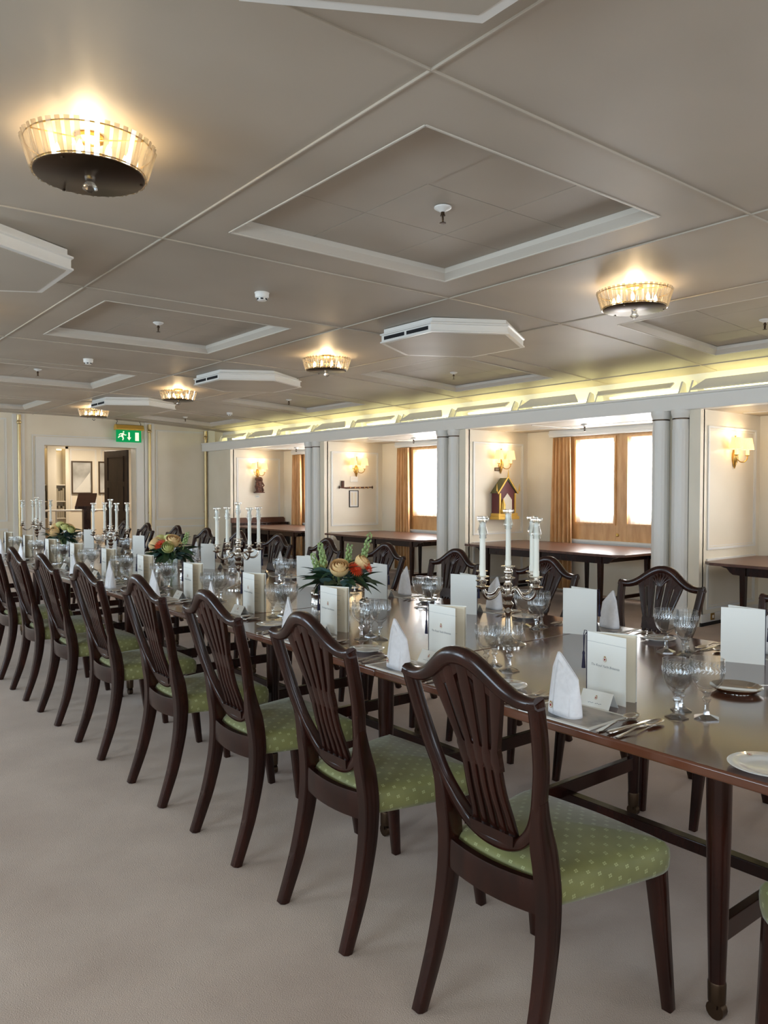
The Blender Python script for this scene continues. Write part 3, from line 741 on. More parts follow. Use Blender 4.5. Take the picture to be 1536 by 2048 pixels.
def make_card():
    root = empty('place_card')
    w_ = 0.052; h = 0.044; d = 0.026; t = 0.0009
    f = MB().add([(-d,-w_,0),(-d,w_,0),(0,w_,h),(0,-w_,h),(-d-t,-w_,0),(-d-t,w_,0),(0,w_,h+t*1.6),(0,-w_,h+t*1.6)],[(0,1,2,3),(7,6,5,4),(0,4,5,1),(1,5,6,2),(2,6,7,3),(3,7,4,0)]).build('front_face', paper, root, smooth=False)
    MB().add([(d,-w_,0),(d,w_,0),(0,w_,h),(0,-w_,h),(d+t,-w_,0),(d+t,w_,0),(0,w_,h+t*1.6),(0,-w_,h+t*1.6)],[(0,1,2,3),(7,6,5,4),(0,4,5,1),(1,5,6,2),(2,6,7,3),(3,7,4,0)]).build('back_face', paper, root, smooth=False)
    e = crest_obj(0.0045, f)
    ux = Vector((d,0,h)).normalized(); uz = Vector((-h,0,d)).normalized()
    p = Vector((-d,0,0))+ux*0.031+uz*0.0012
    e.matrix_local = Matrix(((ux.x,0,uz.x,p.x),(0,1,0,p.y),(ux.z,0,uz.z,p.z),(0,0,0,1)))
    m = MB()
    for (a,b) in ((-0.022,-0.003),(0.002,0.024)):
        for k in range(4):
            y0 = a+(b-a)*k/4; y1 = y0+(b-a)/4*0.8; q = Vector((-d,0,0))+ux*(0.013+0.0012*(k%2))+uz*0.0012; r2 = q+ux*0.0016
            m.add([(q.x,-y0,q.z),(q.x,-y1,q.z),(r2.x,-y1,r2.z),(r2.x,-y0,r2.z)],[(0,1,2,3)])
    m.build('handwriting', ink, f, smooth=False)
    return root
def make_plate(r=0.072):
    root = empty('side_plate')
    MB().lathe([(0.0,0.004),(r*0.52,0.0),(r*0.55,0.001),(r*0.62,0.004),(r*0.97,0.011),(r,0.0125),(r*0.985,0.0135),(r*0.66,0.0075),(r*0.58,0.0055),(r*0.5,0.0045),(0.0,0.0055)],40,cap=False).build('dish', porcelain, root, ang=60)
    e = crest_obj(0.005, root); e.location = (r*0.80,0,0.0112)
    return root
def blade_obj(name, pts, wid, dep, matl): 
    return MB().sweep(pts, wid, dep, (0,0,1), 0.2).build(name, matl, None, ang=60)
def make_knife():
    root = empty('table_knife')
    MB().sweep([(0,0,0.006),(0.01,0,0.006),(0.05,0,0.006),(0.095,0,0.006)],[0.010,0.019,0.016,0.012],[0.006,0.010,0.010,0.008],(0,0,1),0.24).build('handle', silver, root, ang=60)
    MB().sweep([(0.095,0,0.006),(0.12,0.001,0.006),(0.18,0.002,0.005),(0.215,0.005,0.003),(0.222,0.007,0.0025)],[0.012,0.019,0.018,0.010,0.002],[0.006,0.0025,0.0022,0.0015,0.001],(0,0,1),0.2).build('blade', silver, root, ang=60)
    return root
def make_spoon():
    root = empty('soup_spoon')
    MB().sweep([(0,0,0.003),(0.012,0,0.003),(0.05,0,0.006),(0.10,0,0.012),(0.135,0,0.008),(0.150,0,0.007)],[0.010,0.017,0.010,0.006,0.006,0.010],[0.003,0.004,0.004,0.004,0.004,0.003],(0,0,1),0.24).build('handle', silver, root, ang=60)
    def bowl(u,v):
        a = 2*PI*u; r_ = v; x = 0.176+0.034*math.cos(a)*r_; y = 0.021*math.sin(a)*r_*(1-0.12*math.cos(a)); return (x,y,0.003+0.009*r_*r_)
    MB().grid(bowl, 24, 5, True).build('bowl', silver, root, thick=0.0014, ang=70)
    return root
def make_fork():
    root = empty('table_fork')
    MB().sweep([(0,0,0.003),(0.012,0,0.003),(0.05,0,0.006),(0.10,0,0.011),(0.135,0,0.006),(0.150,0,0.005)],[0.010,0.017,0.010,0.006,0.008,0.021],[0.003,0.004,0.004,0.004,0.0035,0.003],(0,0,1),0.24).build('handle', silver, root, ang=60)
    for k in range(4):
        y = (k-1.5)*0.0058
        MB().sweep([(0.149,y,0.005),(0.175,y,0.004),(0.200,y*0.9,0.010)],[0.004,0.0034,0.0018],[0.003,0.0025,0.0015],(0,0,1),0.2).build('tine', silver, root, ang=60)
    return root
def make_dessert():
    root = empty('dessert_spoon')
    MB().sweep([(0,0,0.003),(0.012,0,0.003),(0.05,0,0.006),(0.09,0,0.011),(0.125,0,0.007),(0.140,0,0.006)],[0.009,0.015,0.009,0.005,0.006,0.009],[0.003,0.004,0.004,0.004,0.004,0.003],(0,0,1),0.24).build('handle', silver, root, ang=60)
    def bowl(u,v):
        a = 2*PI*u; x = 0.180+0.045*math.cos(a)*v; y = 0.015*math.sin(a)*v; return (x,y,0.003+0.006*v*v)
    MB().grid(bowl, 24, 5, True).build('bowl', silver, root, thick=0.0014, ang=70)
    return root
def make_butter():
    root = empty('butter_knife')
    MB().sweep([(0,0,0.017),(0.01,0,0.017),(0.055,0,0.017)],[0.007,0.013,0.009],[0.005,0.007,0.006],(0,0,1),0.24).build('handle', silver, root, ang=60)
    MB().sweep([(0.055,0,0.017),(0.075,0.001,0.017),(0.11,0.003,0.0165),(0.128,0.005,0.016)],[0.009,0.013,0.011,0.002],[0.005,0.0022,0.002,0.001],(0,0,1),0.2).build('blade', silver, root, ang=60)
    return root
def make_goblet(name, H, r, seg=32):
    root = empty(name)
    foot_h = 0.012; stem0 = 0.012; bz = H*0.44
    # hexagonal foot and knopped stem
    MB().lathe([(r*0.80,0),(r*0.80,0.003),(r*0.5,0.008),(0.010,0.013),(0.0075,0.022)],6,ph=R(15)).build('foot', foot_m, root, ang=20)
    MB().lathe([(0.0075,0.0221),(0.006,bz*0.42),(0.0065,bz*0.60),(0.0125,bz*0.70),(0.0125,bz*0.76),(0.008,bz*0.84),(0.010,bz*0.93),(0.013,bz*0.985)],8).build('stem', foot_m, root, ang=20)
    hb = H-bz
    def cut(a, i):
        if 1 <= i <= 4: return 1.0-0.030*(0.5+0.5*math.cos(a*16))       # flutes on the lower bowl
        return 1.0
    op = [(0.012,0.0),(r*0.52,hb*0.10),(r*0.80,hb*0.26),(r*0.95,hb*0.44),(r*0.995,hb*0.54),(r*1.0,hb*0.58)]
    t = 0.0016
    prof = op+[(r*1.002,hb*0.80),(r*0.985,hb*0.97),(r*0.98,hb*1.0),(r*0.98-t,hb*1.0),(r*0.985-t,hb*0.9),(r*0.97-t,hb*0.56),(r*0.86-t,hb*0.38),(r*0.62-t,hb*0.22),(r*0.3,hb*0.13),(0.0005,hb*0.11)]
    bowl = MB().lathe(prof, 64, (0,0,bz*0.985), cut, cap=False)
    n = len(bowl.v); bowl.f.append(tuple(reversed(range(64))))
    b = bowl.build('bowl', bowl_m, root, ang=40)
    # cut laurel band: slanting wedges standing a hair proud
    m = MB()
    for rowz, sl in ((0.66,1),(0.73,-1)):
        for k in range(26):
            a0 = 2*PI*k/26; da = 0.16
            z0 = bz+hb*(rowz-0.035*sl); z1 = bz+hb*(rowz+0.035*sl); rr = r*1.004
            P0 = Vector((rr*math.cos(a0),rr*math.sin(a0),z0)); P1 = Vector((rr*math.cos(a0+da),rr*math.sin(a0+da),z1))
            m.sweep([P0,(P0+P1)/2+Vector((math.cos(a0+da/2),math.sin(a0+da/2),0))*0.0006,P1],[0.0008,0.0028,0.0008],[0.001,0.0016,0.001],(math.cos(a0),math.sin(a0),0),0.2)
    m.build('cut_band', cut_m, b, ang=30)
    return root
def gob_a(): return make_goblet('claret_goblet', 0.168, 0.041)
def gob_b(): return make_goblet('water_goblet', 0.172, 0.047)
def gob_c(): return make_goblet('port_glass', 0.146, 0.038)

S_NEAR = [0.668+0.742*i for i in range(12)]
S_FAR = [1.44+0.740*i for i in range(12)]
def side_name(far): return 'far-side' if far else 'near-side'
def put(key, mk, lx, ly, lrz, far, S0, i, what, cat, dz=0.0):
    if far: X, Y, rz = TX1-0.005-lx, S0-ly, PI+lrz
    else: X, Y, rz = TX0+0.005+lx, S0+ly, lrz
    nm = 'far' if far else 'near'
    return place(key, mk, (X,Y,TT+dz), rz, '%s, %s side, %s setting from the right' % (what, nm, ORD[i if far else i-1]), cat, '%s, %s side' % (cat+'s on the dining table', nm))
for far, LST in ((False,S_NEAR),(True,S_FAR)):
    for i, s0 in enumerate(LST):
        near_i = (i <= 6 and not far) or (i <= 4 and far)
        first = (not far and i == 0)
        if first:
            place('bigplate', lambda: make_plate(0.088), (1.806,0.838,TT), R(60), 'white side plate at the right edge of the table', 'plate', 'plates, near side'); continue
        put('mat', make_mat, 0.004, -0.01, 0, far, s0, i, 'grey pictorial place mat with pale border', 'place mat')
        if not first: put('napkin', make_napkin, 0.070, 0.0+random.uniform(-.008,.008), R(-12+random.uniform(-8,8)), far, s0, i, 'white pointed folded napkin', 'napkin', 0.0036)
        put('menu', make_menu, 0.290+random.uniform(-.006,.006), 0.088+random.uniform(-.006,.006), R(random.uniform(-4,4)) if i != 1 else 0, far, s0, i, 'standing ivory menu card with navy tassel', 'menu card')
        put('card', make_card, 0.222, -0.005, R(random.uniform(-5,5)), far, s0, i, 'small white tent place card with crest', 'place card')
        put('goba', gob_a, 0.297, -0.216, R(random.uniform(0,60)), far, s0, i, 'medium cut-crystal goblet nearest the cutlery', 'goblet')
        put('gobb', gob_b, 0.355, -0.273, R(random.uniform(0,60)), far, s0, i, 'largest cut-crystal goblet', 'goblet')
        put('gobc', gob_c, 0.372, -0.185, R(random.uniform(0,60)), far, s0, i, 'smallest cut-crystal glass at the back', 'goblet')
        if first:
            place('bigplate', lambda: make_plate(0.088), (1.806,0.838,TT), R(60), 'white side plate at the right edge of the table', 'plate', 'plates, near side')
        else:
            put('plate', make_plate, 0.165, 0.315, R(20), far, s0, i, 'white porcelain side plate', 'plate')
        if near_i:
            if not first:
                put('butter', make_butter, 0.125, 0.350, R(-38), far, s0, i, 'small silver butter knife on the side plate', 'knife')
            put('spoon', make_spoon, 0.008, -0.158, R(4), far, s0, i, 'round-bowled silver soup spoon', 'spoon')
            put('knife', make_knife, 0.012, -0.188, R(-3), far, s0, i, 'silver table knife', 'knife')
            put('dessert', make_dessert, 0.004, -0.220, R(1), far, s0, i, 'slender silver spoon at the outer right', 'spoon')
            put('fork', make_fork, 0.020, 0.155, R(2), far, s0, i, 'inner silver fork left of the mat', 'fork')
            put('fork', make_fork, 0.014, 0.190, R(1), far, s0, i, 'outer silver fork left of the mat', 'fork')
# ================================================================== CANDELABRA AND CANDLES
ARM_R = 0.15
def make_candelabrum():
    root = empty('candelabrum')
    MB().lathe([(0.075,0),(0.075,0.006),(0.066,0.012),(0.050,0.018),(0.030,0.026),(0.018,0.040),(0.013,0.06)],32).build('base', silver, root, ang=50)
    MB().lathe([(0.013,0.058),(0.011,0.11),(0.012,0.135),(0.019,0.142),(0.012,0.150),(0.020,0.160),(0.024,0.172),(0.014,0.184),(0.022,0.196),(0.026,0.206),(0.026,0.214),(0.016,0.222),(0.015,0.245),(0.019,0.252),(0.013,0.262),(0.014,0.272),(0.030,0.279),(0.030,0.282),(0.012,0.288),(0.019,0.300),(0.019,0.310),(0.012,0.318),(0.016,0.322),(0.030,0.327),(0.030,0.330),(0.011,0.332)],24).build('stem', silver, root, ang=50)
    for k in range(4):
        a = R(20)+k*PI/2; ca, sa = math.cos(a), math.sin(a)
        prof = [(0.014,0.210),(0.030,0.232),(0.050,0.236),(0.068,0.216),(0.092,0.204),(0.120,0.204),(0.143,0.222),(ARM_R,0.250)]
        pts = smooth_path([(r*ca,r*sa,z) for r,z in prof],4)
        arm = MB().tube(pts, 0.0062, 8).build('arm', silver, root, ang=60)
        MB().lathe([(0.008,0.244),(0.027,0.254),(0.028,0.257),(0.010,0.259),(0.016,0.270),(0.017,0.280),(0.010,0.286),(0.012,0.290),(0.026,0.295),(0.026,0.298),(0.011,0.300)],20,(ARM_R*ca,ARM_R*sa,0)).build('candle_cup', silver, arm, ang=50)
    return root
def make_candle():
    root = empty('candle')
    MB().lathe([(0.0125,0),(0.0125,0.02),(0.0110,0.022),(0.0100,0.215),(0.004,0.219)],16).build('wax', wax, root, ang=50)
    # clear glass follower sitting over the head of the candle
    MB().lathe([(0.0118,0.150),(0.0150,0.152),(0.0135,0.160),(0.0195,0.168),(0.0195,0.173),(0.0140,0.192),(0.0125,0.205),(0.0145,0.214),(0.0225,0.222),(0.0235,0.228),(0.0225,0.233),(0.0120,0.233),(0.0115,0.200),(0.0118,0.151)],20,cap=False).build('glass_follower', glass, root, ang=40)
    MB().tube([(0,0,0.218),(0.0005,0,0.227)],0.0008,6).build('wick', black, root)
    return root
CAND_Y = [2.20,4.54,6.90,9.26]
cn = ['nearest','second','third','farthest']
for i, y in enumerate(CAND_Y):
    rz = R(-20)
    place('cand', make_candelabrum, (2.42,y,TT), rz, 'five-light silver candelabrum, %s of four along the table' % cn[i], 'candelabrum', 'silver candelabra')
    for k in range(5):
        if k < 4:
            a = R(20)+k*PI/2+rz; p = (2.42+ARM_R*math.cos(a), y+ARM_R*math.sin(a), TT+0.300); nm = ['right','far','left','near'][k]
            lab = 'white candle with glass cap on the %s arm of the %s candelabrum' % (nm, cn[i])
        else:
            p = (2.42,y,TT+0.332); lab = 'tall central white candle with glass cap on the %s candelabrum' % cn[i]
        place('candle', make_candle, p, R(k*31), lab, 'candle', 'candles in the candelabra')

# ================================================================== FLOWERS
def leaf_mesh(l, w_, bend=0.25, nm='leaf', m_=None):
    def fn(u,v):
        x = l*u; hw = w_*math.sin(PI*min(1,u*0.96+0.03))**0.8*(1-0.25*u)
        y = (v-0.5)*2*hw; return (x, y, -bend*l*u*u+0.25*abs(y))
    return MB().grid(fn, 8, 4)
def make_bouquet(seed, kinds):
    rnd = random.Random(seed)
    root = empty('flower_arrangement')
    MB().lathe([(0.036,0.0),(0.040,0.004),(0.034,0.03),(0.040,0.075),(0.052,0.105),(0.050,0.105),(0.038,0.076),(0.031,0.03),(0.033,0.008)],24,cap=False).build('vase', vase_m, root, ang=60)
    LM = [leaf_mesh(0.085,0.022).mesh('leaf',80), leaf_mesh(0.060,0.028,0.1).mesh('leaf',80), leaf_mesh(0.10,0.018,0.4).mesh('leaf',80)]
    for q, m_ in zip(LM, (leaf_m, euc_m, leaf_m)): q.materials.append(m_)
    for k in range(74):
        a = rnd.uniform(0,2*PI); el = rnd.uniform(-0.5,1.0); q = rnd.choice(LM)
        r0 = rnd.uniform(0.015,0.075); z = 0.100+rnd.uniform(0,0.085)*(1-r0/0.1)
        o = link('leaf', q, root); o.location = (r0*math.cos(a), r0*math.sin(a), z)
        o.rotation_euler = (rnd.uniform(-0.5,0.5), -el*0.9, a)
        s_ = rnd.uniform(0.75,1.15); o.scale = (s_,s_,s_)
    # stems in the water
    m = MB()
    for k in range(7):
        a = k*0.9; m.tube([(0.02*math.cos(a),0.02*math.sin(a),0.012),(-0.008*math.cos(a),0.012*math.sin(a),0.06),(0.03*math.cos(a+2),0.03*math.sin(a+2),0.13)],0.0022,6)
    m.build('stems', sprig_m, root)
    def rose(c, r, m_, name='rose'):
        mm = MB()
        for ring,(n,rr,hh,op) in enumerate(((3,0.36,80,0.0),(4,0.58,62,0.05),(5,0.80,48,0.10),(6,1.0,30,0.16))):
            for k in range(n):
                a = 2*PI*k/n+ring*0.7
                def fn(u,v):
                    t = a+(u-0.5)*2*PI/n*1.5; la = R(-75+(75+hh)*v); R_ = r*rr*math.cos(la)+r*op*v**3; z = r*0.95*math.sin(la)*(0.75+0.25*rr)
                    return (R_*math.cos(t), R_*math.sin(t), z)
                mm.grid(fn, 5, 5)
        mm.lathe([(0.001,-r*0.6),(r*0.6,-r*0.4),(r*0.5,r*0.25),(0.001,r*0.4)],10)
        o = mm.build(name, m_, root, ang=60); return o
    def gerbera(r, m_):
        mm = MB()
        for ring,(n,rr,el) in enumerate(((20,1.0,0.12),(18,0.78,0.30),(14,0.5,0.5))):
            for k in range(n):
                a = 2*PI*k/n+ring*0.13
                mm.add([(math.cos(a)*r*0.12,math.sin(a)*r*0.12,0.0),(math.cos(a-0.13)*r*rr*0.65,math.sin(a-0.13)*r*rr*0.65,r*el*0.6),(math.cos(a)*r*rr,math.sin(a)*r*rr,r*el),(math.cos(a+0.13)*r*rr*0.65,math.sin(a+0.13)*r*rr*0.65,r*el*0.6)],[(0,1,2,3)])
        mm.lathe([(0.001,0.0),(r*0.2,0.0),(r*0.18,r*0.22),(0.001,r*0.26)],10)
        return mm.build('gerbera', m_, root, smooth=False)
    def sprig(h):
        mm = MB(); mm.tube([(0,0,0),(0.004,0.002,h*0.5),(0.0,0.006,h)],[0.0025,0.002,0.001],6)
        for k in range(22):
            z = h*(0.35+0.65*k/22); a = k*2.4; r_ = 0.0125*(1-0.5*k/22); c = Vector((0.009*math.cos(a),0.009*math.sin(a),z))
            mm.lathe([(0.001,-r_*0.6),(r_*0.45,-r_*0.2),(r_*0.5,r_*0.3),(0.001,r_*0.9)],6,c)
        return mm.build('sprig', sprig_m, root, ang=60)
    for kd, x, y, z, r in kinds:
        d = Vector((x,y,max(0.02,z-0.10))) if kd != 'sprig' else Vector((x*0.5,y*0.5,0.12))
        if kd == 'rose': o = rose(None, r, peach)
        elif kd == 'lime': o = rose(None, r, lime, 'lisianthus')
        elif kd == 'gerbera': o = gerbera(r, orange)
        else: o = sprig(r)
        o.location = (x,y,z)
        o.rotation_mode = 'QUATERNION'; o.rotation_quaternion = d.to_track_quat('Z','Y')
        o.rotation_quaternion = d.to_track_quat('Z','Y')
    return root
B1 = [('rose',-0.035,-0.045,0.165,0.034),('gerbera',0.005,-0.085,0.160,0.034),('gerbera',0.05,-0.10,0.165,0.028),('rose',0.045,-0.075,0.185,0.028),('rose',0.06,0.03,0.16,0.03),
      ('sprig',-0.04,0.03,0.13,0.13),('sprig',-0.02,0.06,0.13,0.12),('sprig',0.03,0.0,0.14,0.11),('sprig',0.05,-0.05,0.15,0.15),('lime',-0.03,0.075,0.17,0.022),('gerbera',-0.05,0.09,0.15,0.022),('sprig',-0.055,0.05,0.12,0.10)]
B2 = [('gerbera',-0.06,-0.02,0.165,0.040),('rose',-0.01,-0.06,0.185,0.036),('rose',-0.05,0.065,0.165,0.036),('lime',-0.05,-0.09,0.155,0.030),('lime',-0.01,0.10,0.185,0.026),('lime',0.0,0.01,0.20,0.024),('gerbera',-0.02,0.11,0.17,0.020),('rose',0.05,0.03,0.17,0.03),('sprig',0.03,-0.09,0.14,0.10)]
B3 = [('gerbera',-0.05,0.09,0.15,0.036),('rose',-0.065,-0.02,0.155,0.038),('rose',-0.03,0.075,0.18,0.032),('lime',0.0,-0.05,0.19,0.028),('lime',0.03,-0.09,0.17,0.026),('lime',-0.01,0.03,0.205,0.026),('rose',0.05,0.0,0.18,0.034)]
for i,(y,B) in enumerate(((3.40,B1),(5.62,B2),(8.30,B3))):
    o = make_bouquet(11+i, B); o.location = (2.42,y,TT); o.scale = (1.45,1.45,1.42)
    tag(o, 'low vase of peach and orange flowers with greenery, %s along the table' % ['nearest','middle','farthest'][i], 'flowers', 'table flower arrangements')

# silver condiment mills, wine dish
def make_mill():
    root = empty('pepper_mill')
    MB().lathe([(0.021,0),(0.022,0.003),(0.019,0.012),(0.017,0.03),(0.020,0.05),(0.023,0.056),(0.023,0.06)],20).build('body', silver, root, ang=50)
    MB().lathe([(0.022,0.060),(0.021,0.070),(0.013,0.078),(0.004,0.080),(0.003,0.084),(0.006,0.088),(0.006,0.091),(0.002,0.093)],20).build('cap', silver, root, ang=50)
    return root
for i,(x,y,lab) in enumerate(((2.43,3.18,'right of'),(2.45,3.235,'just right of, behind its twin,'),(2.43,3.64,'left of'),(2.45,3.695,'just left of, behind its twin,'),(2.42,5.40,'right of'),(2.42,5.85,'left of'))):
    what = ['the nearest flowers']*4+['the middle flowers']*2
    place('mill', make_mill, (x,y,TT), R(i*40), 'short silver condiment mill %s %s' % (lab, what[i]), 'mill', 'silver condiment mills')
d = empty('wine_coaster', (2.435,1.235,TT))
MB().lathe([(0.0,0.003),(0.062,0.003),(0.066,0.006),(0.078,0.015),(0.080,0.017),(0.079,0.0185),(0.064,0.009),(0.058,0.0055),(0.0,0.0055)],40,cap=False).build('dish', silver, d, ang=60)
MB().lathe([(0.045,0),(0.048,0.0),(0.048,0.003),(0.045,0.003)],32,cap=False).build('foot_ring', silver, d)
MB().sweep([(0.06,-0.045,0.0185),(0.10,-0.085,0.021),(0.135,-0.12,0.006)],[0.008,0.010,0.014],[0.002,0.002,0.002],(0,0,1),0.2).build('ladle_handle', silver, d)
tag(d, 'round silver dish with a handle near the right edge', 'dish')

# ================================================================== CEILING FITTINGS
def make_lamp():
    root = empty('ceiling_lamp')
    MB().lathe([(0.055,0.0),(0.055,-0.018),(0.03,-0.024),(0.012,-0.03)],24).build('ceiling_rose', brass, root)
    MB().tube([(0,0,-0.02),(0,0,-0.165)],0.006,8).build('stem', brass, root)
    pm = MB().box(-0.003,0.003,-0.0095,0.0095,-0.064,0.064).mesh('prism', smooth=False); pm.materials.append(prism_m)
    N_ = 44
    for k in range(N_):
        a = 2*PI*k/N_; o = link('prism', pm, root)
        o.location = (0.232*math.cos(a), 0.232*math.sin(a), -0.095); o.rotation_euler = (Matrix.Rotation(a,3,'Z') @ Matrix.Rotation(R(17),3,'Y') @ Matrix.Rotation(R(14 if k % 2 else -14),3,'Z')).to_euler()
    ring = lambda r,z: [(r*math.cos(2*PI*k/48), r*math.sin(2*PI*k/48), z) for k in range(48)]
    MB().sweep(ring(0.240,-0.046),0.004,0.006,(0,0,1),0.2,closed=True).sweep(ring(0.212,-0.148),0.004,0.006,(0,0,1),0.2,closed=True).build('wire_ring', brass, root)
    m = MB()
    for k in range(3):
        a = 2*PI*k/3+0.4; m.tube([(0.04*math.cos(a),0.04*math.sin(a),-0.02),(0.240*math.cos(a),0.240*math.sin(a),-0.044)],0.003,6)
    m.build('spokes', brass, root)
    MB().lathe([(0.0,-0.160),(0.205,-0.160),(0.209,-0.157),(0.209,-0.152),(0.0,-0.150)],48,cap=False).build('bottom_disc', bronze, root, ang=50)
    MB().lathe([(0.022,-0.160),(0.017,-0.182),(0.030,-0.200),(0.030,-0.205),(0.005,-0.222)],8).build('crystal_finial', glass, root, ang=20)
    for k in range(3):
        a = 2*PI*k/3+1.0
        MB().lathe([(0.006,-0.166),(0.006,-0.16)],8,(0.195*math.cos(a),0.195*math.sin(a),0)).build('screw', bronze, root)
    for k in range(8):
        a = 2*PI*k/8+0.2; c = (0.135*math.cos(a),0.135*math.sin(a),0)
        b = MB().lathe([(0.008,-0.150),(0.008,-0.128)],10,c).build('bulb_holder', brass, root)
        MB().lathe([(0.004,-0.128),(0.0125,-0.112),(0.013,-0.098),(0.007,-0.080),(0.001,-0.070)],10,c).build('bulb', bulb_m, b)
    return root
LAMPS = [(1.04,3.16,'large crystal drum ceiling lamp at the left of the photo'),(4.70,3.13,'crystal drum ceiling lamp at the right of the photo'),(4.62,6.73,'crystal drum ceiling lamp near the middle of the photo'),(4.55,10.25,'crystal drum ceiling lamp left of the hexagonal vents'),(4.45,13.45,'smallest crystal drum ceiling lamp above the doorway')]
for (x,y,lab) in LAMPS:
    o = place('lamp', make_lamp, (x,y,ceil_z(x)), R(random.uniform(0,50)), lab, 'lamp', 'crystal ceiling lamps')
    ld = bpy.data.lights.new('lamp_glow','POINT'); ld.energy = LAMP_W; ld.color = (1.0,0.74,0.42); ld.shadow_soft_size = 0.05
    lo = bpy.data.objects.new('lamp_glow', ld); COL.objects.link(lo); lo.location = (x,y,ceil_z(x)-0.075)
for (x,y,lab) in ((1.04,6.72,'left of the frame, nearer'),(1.04,10.25,'left of the frame, farther'),(1.04,-0.4,'behind the viewer'),(4.70,-0.4,'right of the frame')):      # the same lamps outside the frame
    o = place('lamp', make_lamp, (x,y,ceil_z(x)), 0, 'crystal drum ceiling lamp out of view, '+lab, 'lamp', 'crystal ceiling lamps out of view')
    ld = bpy.data.lights.new('lamp_glow','POINT'); ld.energy = LAMP_W; ld.color = (1.0,0.74,0.42); ld.shadow_soft_size = 0.05
    lo = bpy.data.objects.new('lamp_glow', ld); COL.objects.link(lo); lo.location = (x,y,ceil_z(x)-0.075)

def make_vent():
    """hexagonal air diffuser box with stepped cornice"""
    root = empty('air_vent')
    def octp(r): return [(r*math.cos(R(30+60*k)), r*math.sin(R(30+60*k))) for k in range(6)]
    def ringm(steps):
        m = MB(); n = 6; V = []
        for r, z in steps: V += [(x,y,z) for x,y in octp(r)]
        F = [(i*n+k, i*n+(k+1)%n, (i+1)*n+(k+1)%n, (i+1)*n+k) for i in range(len(steps)-1) for k in range(n)]
        F.append(tuple((len(steps)-1)*n+k for k in range(n)))
        return m.add(V,F)
    ringm([(0.62,0.0),(0.62,-0.030),(0.635,-0.036),(0.635,-0.042)]).build('upper_tier', trimw, root, smooth=False)
    ringm([(0.655,-0.042),(0.655,-0.052),(0.640,-0.058),(0.640,-0.105),(0.654,-0.110),(0.654,-0.120),(0.60,-0.120)]).build('lower_tier', trimw, root, smooth=False)
    MB().add([(x,y,-0.119) for x,y in octp(0.61)]+[(x,y,-0.1225) for x,y in octp(0.61)],[tuple(range(6)),tuple(6+k for k in range(6))]+[(k,(k+1)%6,6+(k+1)%6,6+k) for k in range(6)]).build('underside', ceil_m, root, smooth=False)
    ap = 0.640*math.cos(R(30))
    for y0 in (-0.285,0.015):
        MB().box(-ap-0.0025,-ap+0.002, y0, y0+0.27, -0.096,-0.066).build('vent_slot', dark_slot, root, smooth=False)
    return root
VENTS = [(4.80,5.02,'white hexagonal ceiling air vent nearest the middle'),(4.72,8.58,'white hexagonal ceiling air vent left of the middle lamp'),(4.62,12.1,'white hexagonal ceiling air vent above the exit sign'),(0.88,5.02,'white ceiling air vent cut by the left edge'),(1.0,1.2,'white ceiling air vent cut by the top edge')]
for i,(x,y,lab) in enumerate(VENTS):
    place('vent', make_vent, (x,y,ceil_z(x)+0.002), 0, lab, 'air vent', 'hexagonal ceiling air vents')

def make_sprinkler():
    root = empty('sprinkler')
    MB().lathe([(0.045,0),(0.045,-0.006),(0.034,-0.014),(0.024,-0.018),(0.014,-0.026)],24).build('escutcheon', trimw, root)
    MB().lathe([(0.010,-0.024),(0.010,-0.038),(0.013,-0.040),(0.013,-0.046)],12).build('nozzle', bronze, root)
    MB().tube([(0.010,0,-0.044),(0.016,0,-0.058),(0.010,0,-0.076),(0.0,0,-0.080)],0.003,6).tube([(-0.010,0,-0.044),(-0.016,0,-0.058),(-0.010,0,-0.076),(0.0,0,-0.080)],0.003,6).build('yoke', bronze, root)
    MB().lathe([(0.003,-0.044),(0.004,-0.06),(0.003,-0.078)],8).build('glass_bulb', bronze, root)
    MB().lathe([(0.016,-0.080),(0.018,-0.083),(0.004,-0.084)],12).build('deflector', bronze, root)
    return root
SPR = [(2.79,3.0,0.065,'in the nearest ceiling tray'),(2.75,6.6,0.065,'in the second ceiling tray'),(2.66,10.05,0.065,'in the third ceiling tray'),(6.45,6.74,0.065,'in the ceiling tray above the middle alcove'),(6.45,3.07,0.065,'in the ceiling tray at the right edge'),(6.4,10.35,0.065,'in the far outboard ceiling tray'),(6.15,13.55,0,'on the ceiling right of the exit sign')]
for (x,y,dz,lab) in SPR: place('spr', make_sprinkler, (x,y,ceil_z(x)+dz), R(random.uniform(0,90)), 'bronze sprinkler head on white rose '+lab, 'sprinkler', 'ceiling sprinklers')
for k,(y,lab) in enumerate(((5.98,'nearest'),(9.2,'second'),(12.6,'farthest'))): place('spr', make_sprinkler, (7.95,y,2.185), 0, 'sprinkler head on the low ceiling of the %s alcove' % lab, 'sprinkler', 'alcove sprinklers')
def make_det():
    root = empty('smoke_detector')
    MB().lathe([(0.052,0),(0.052,-0.006),(0.049,-0.010),(0.049,-0.030),(0.044,-0.038)],28).build('base', trimw, root)
    MB().lathe([(0.036,-0.037),(0.034,-0.054),(0.028,-0.058),(0.012,-0.060)],20).build('chamber', trimw, root)
    for k in range(6):
        o = MB().box(0.0335,0.036,-0.010,0.010,-0.052,-0.042).build('slot', dark_slot, root, smooth=False); o.rotation_euler = (0,0,k*PI/3)
    return root
for (x,y,lab) in ((2.81,4.9,'nearest of the three'),(2.77,8.53,'second on the left'),(6.35,12.2,'smallest beside the lit cove')): place('det', make_det, (x,y,ceil_z(x)), 0, 'round white smoke detector on the ceiling, '+lab, 'smoke detector', 'smoke detectors')

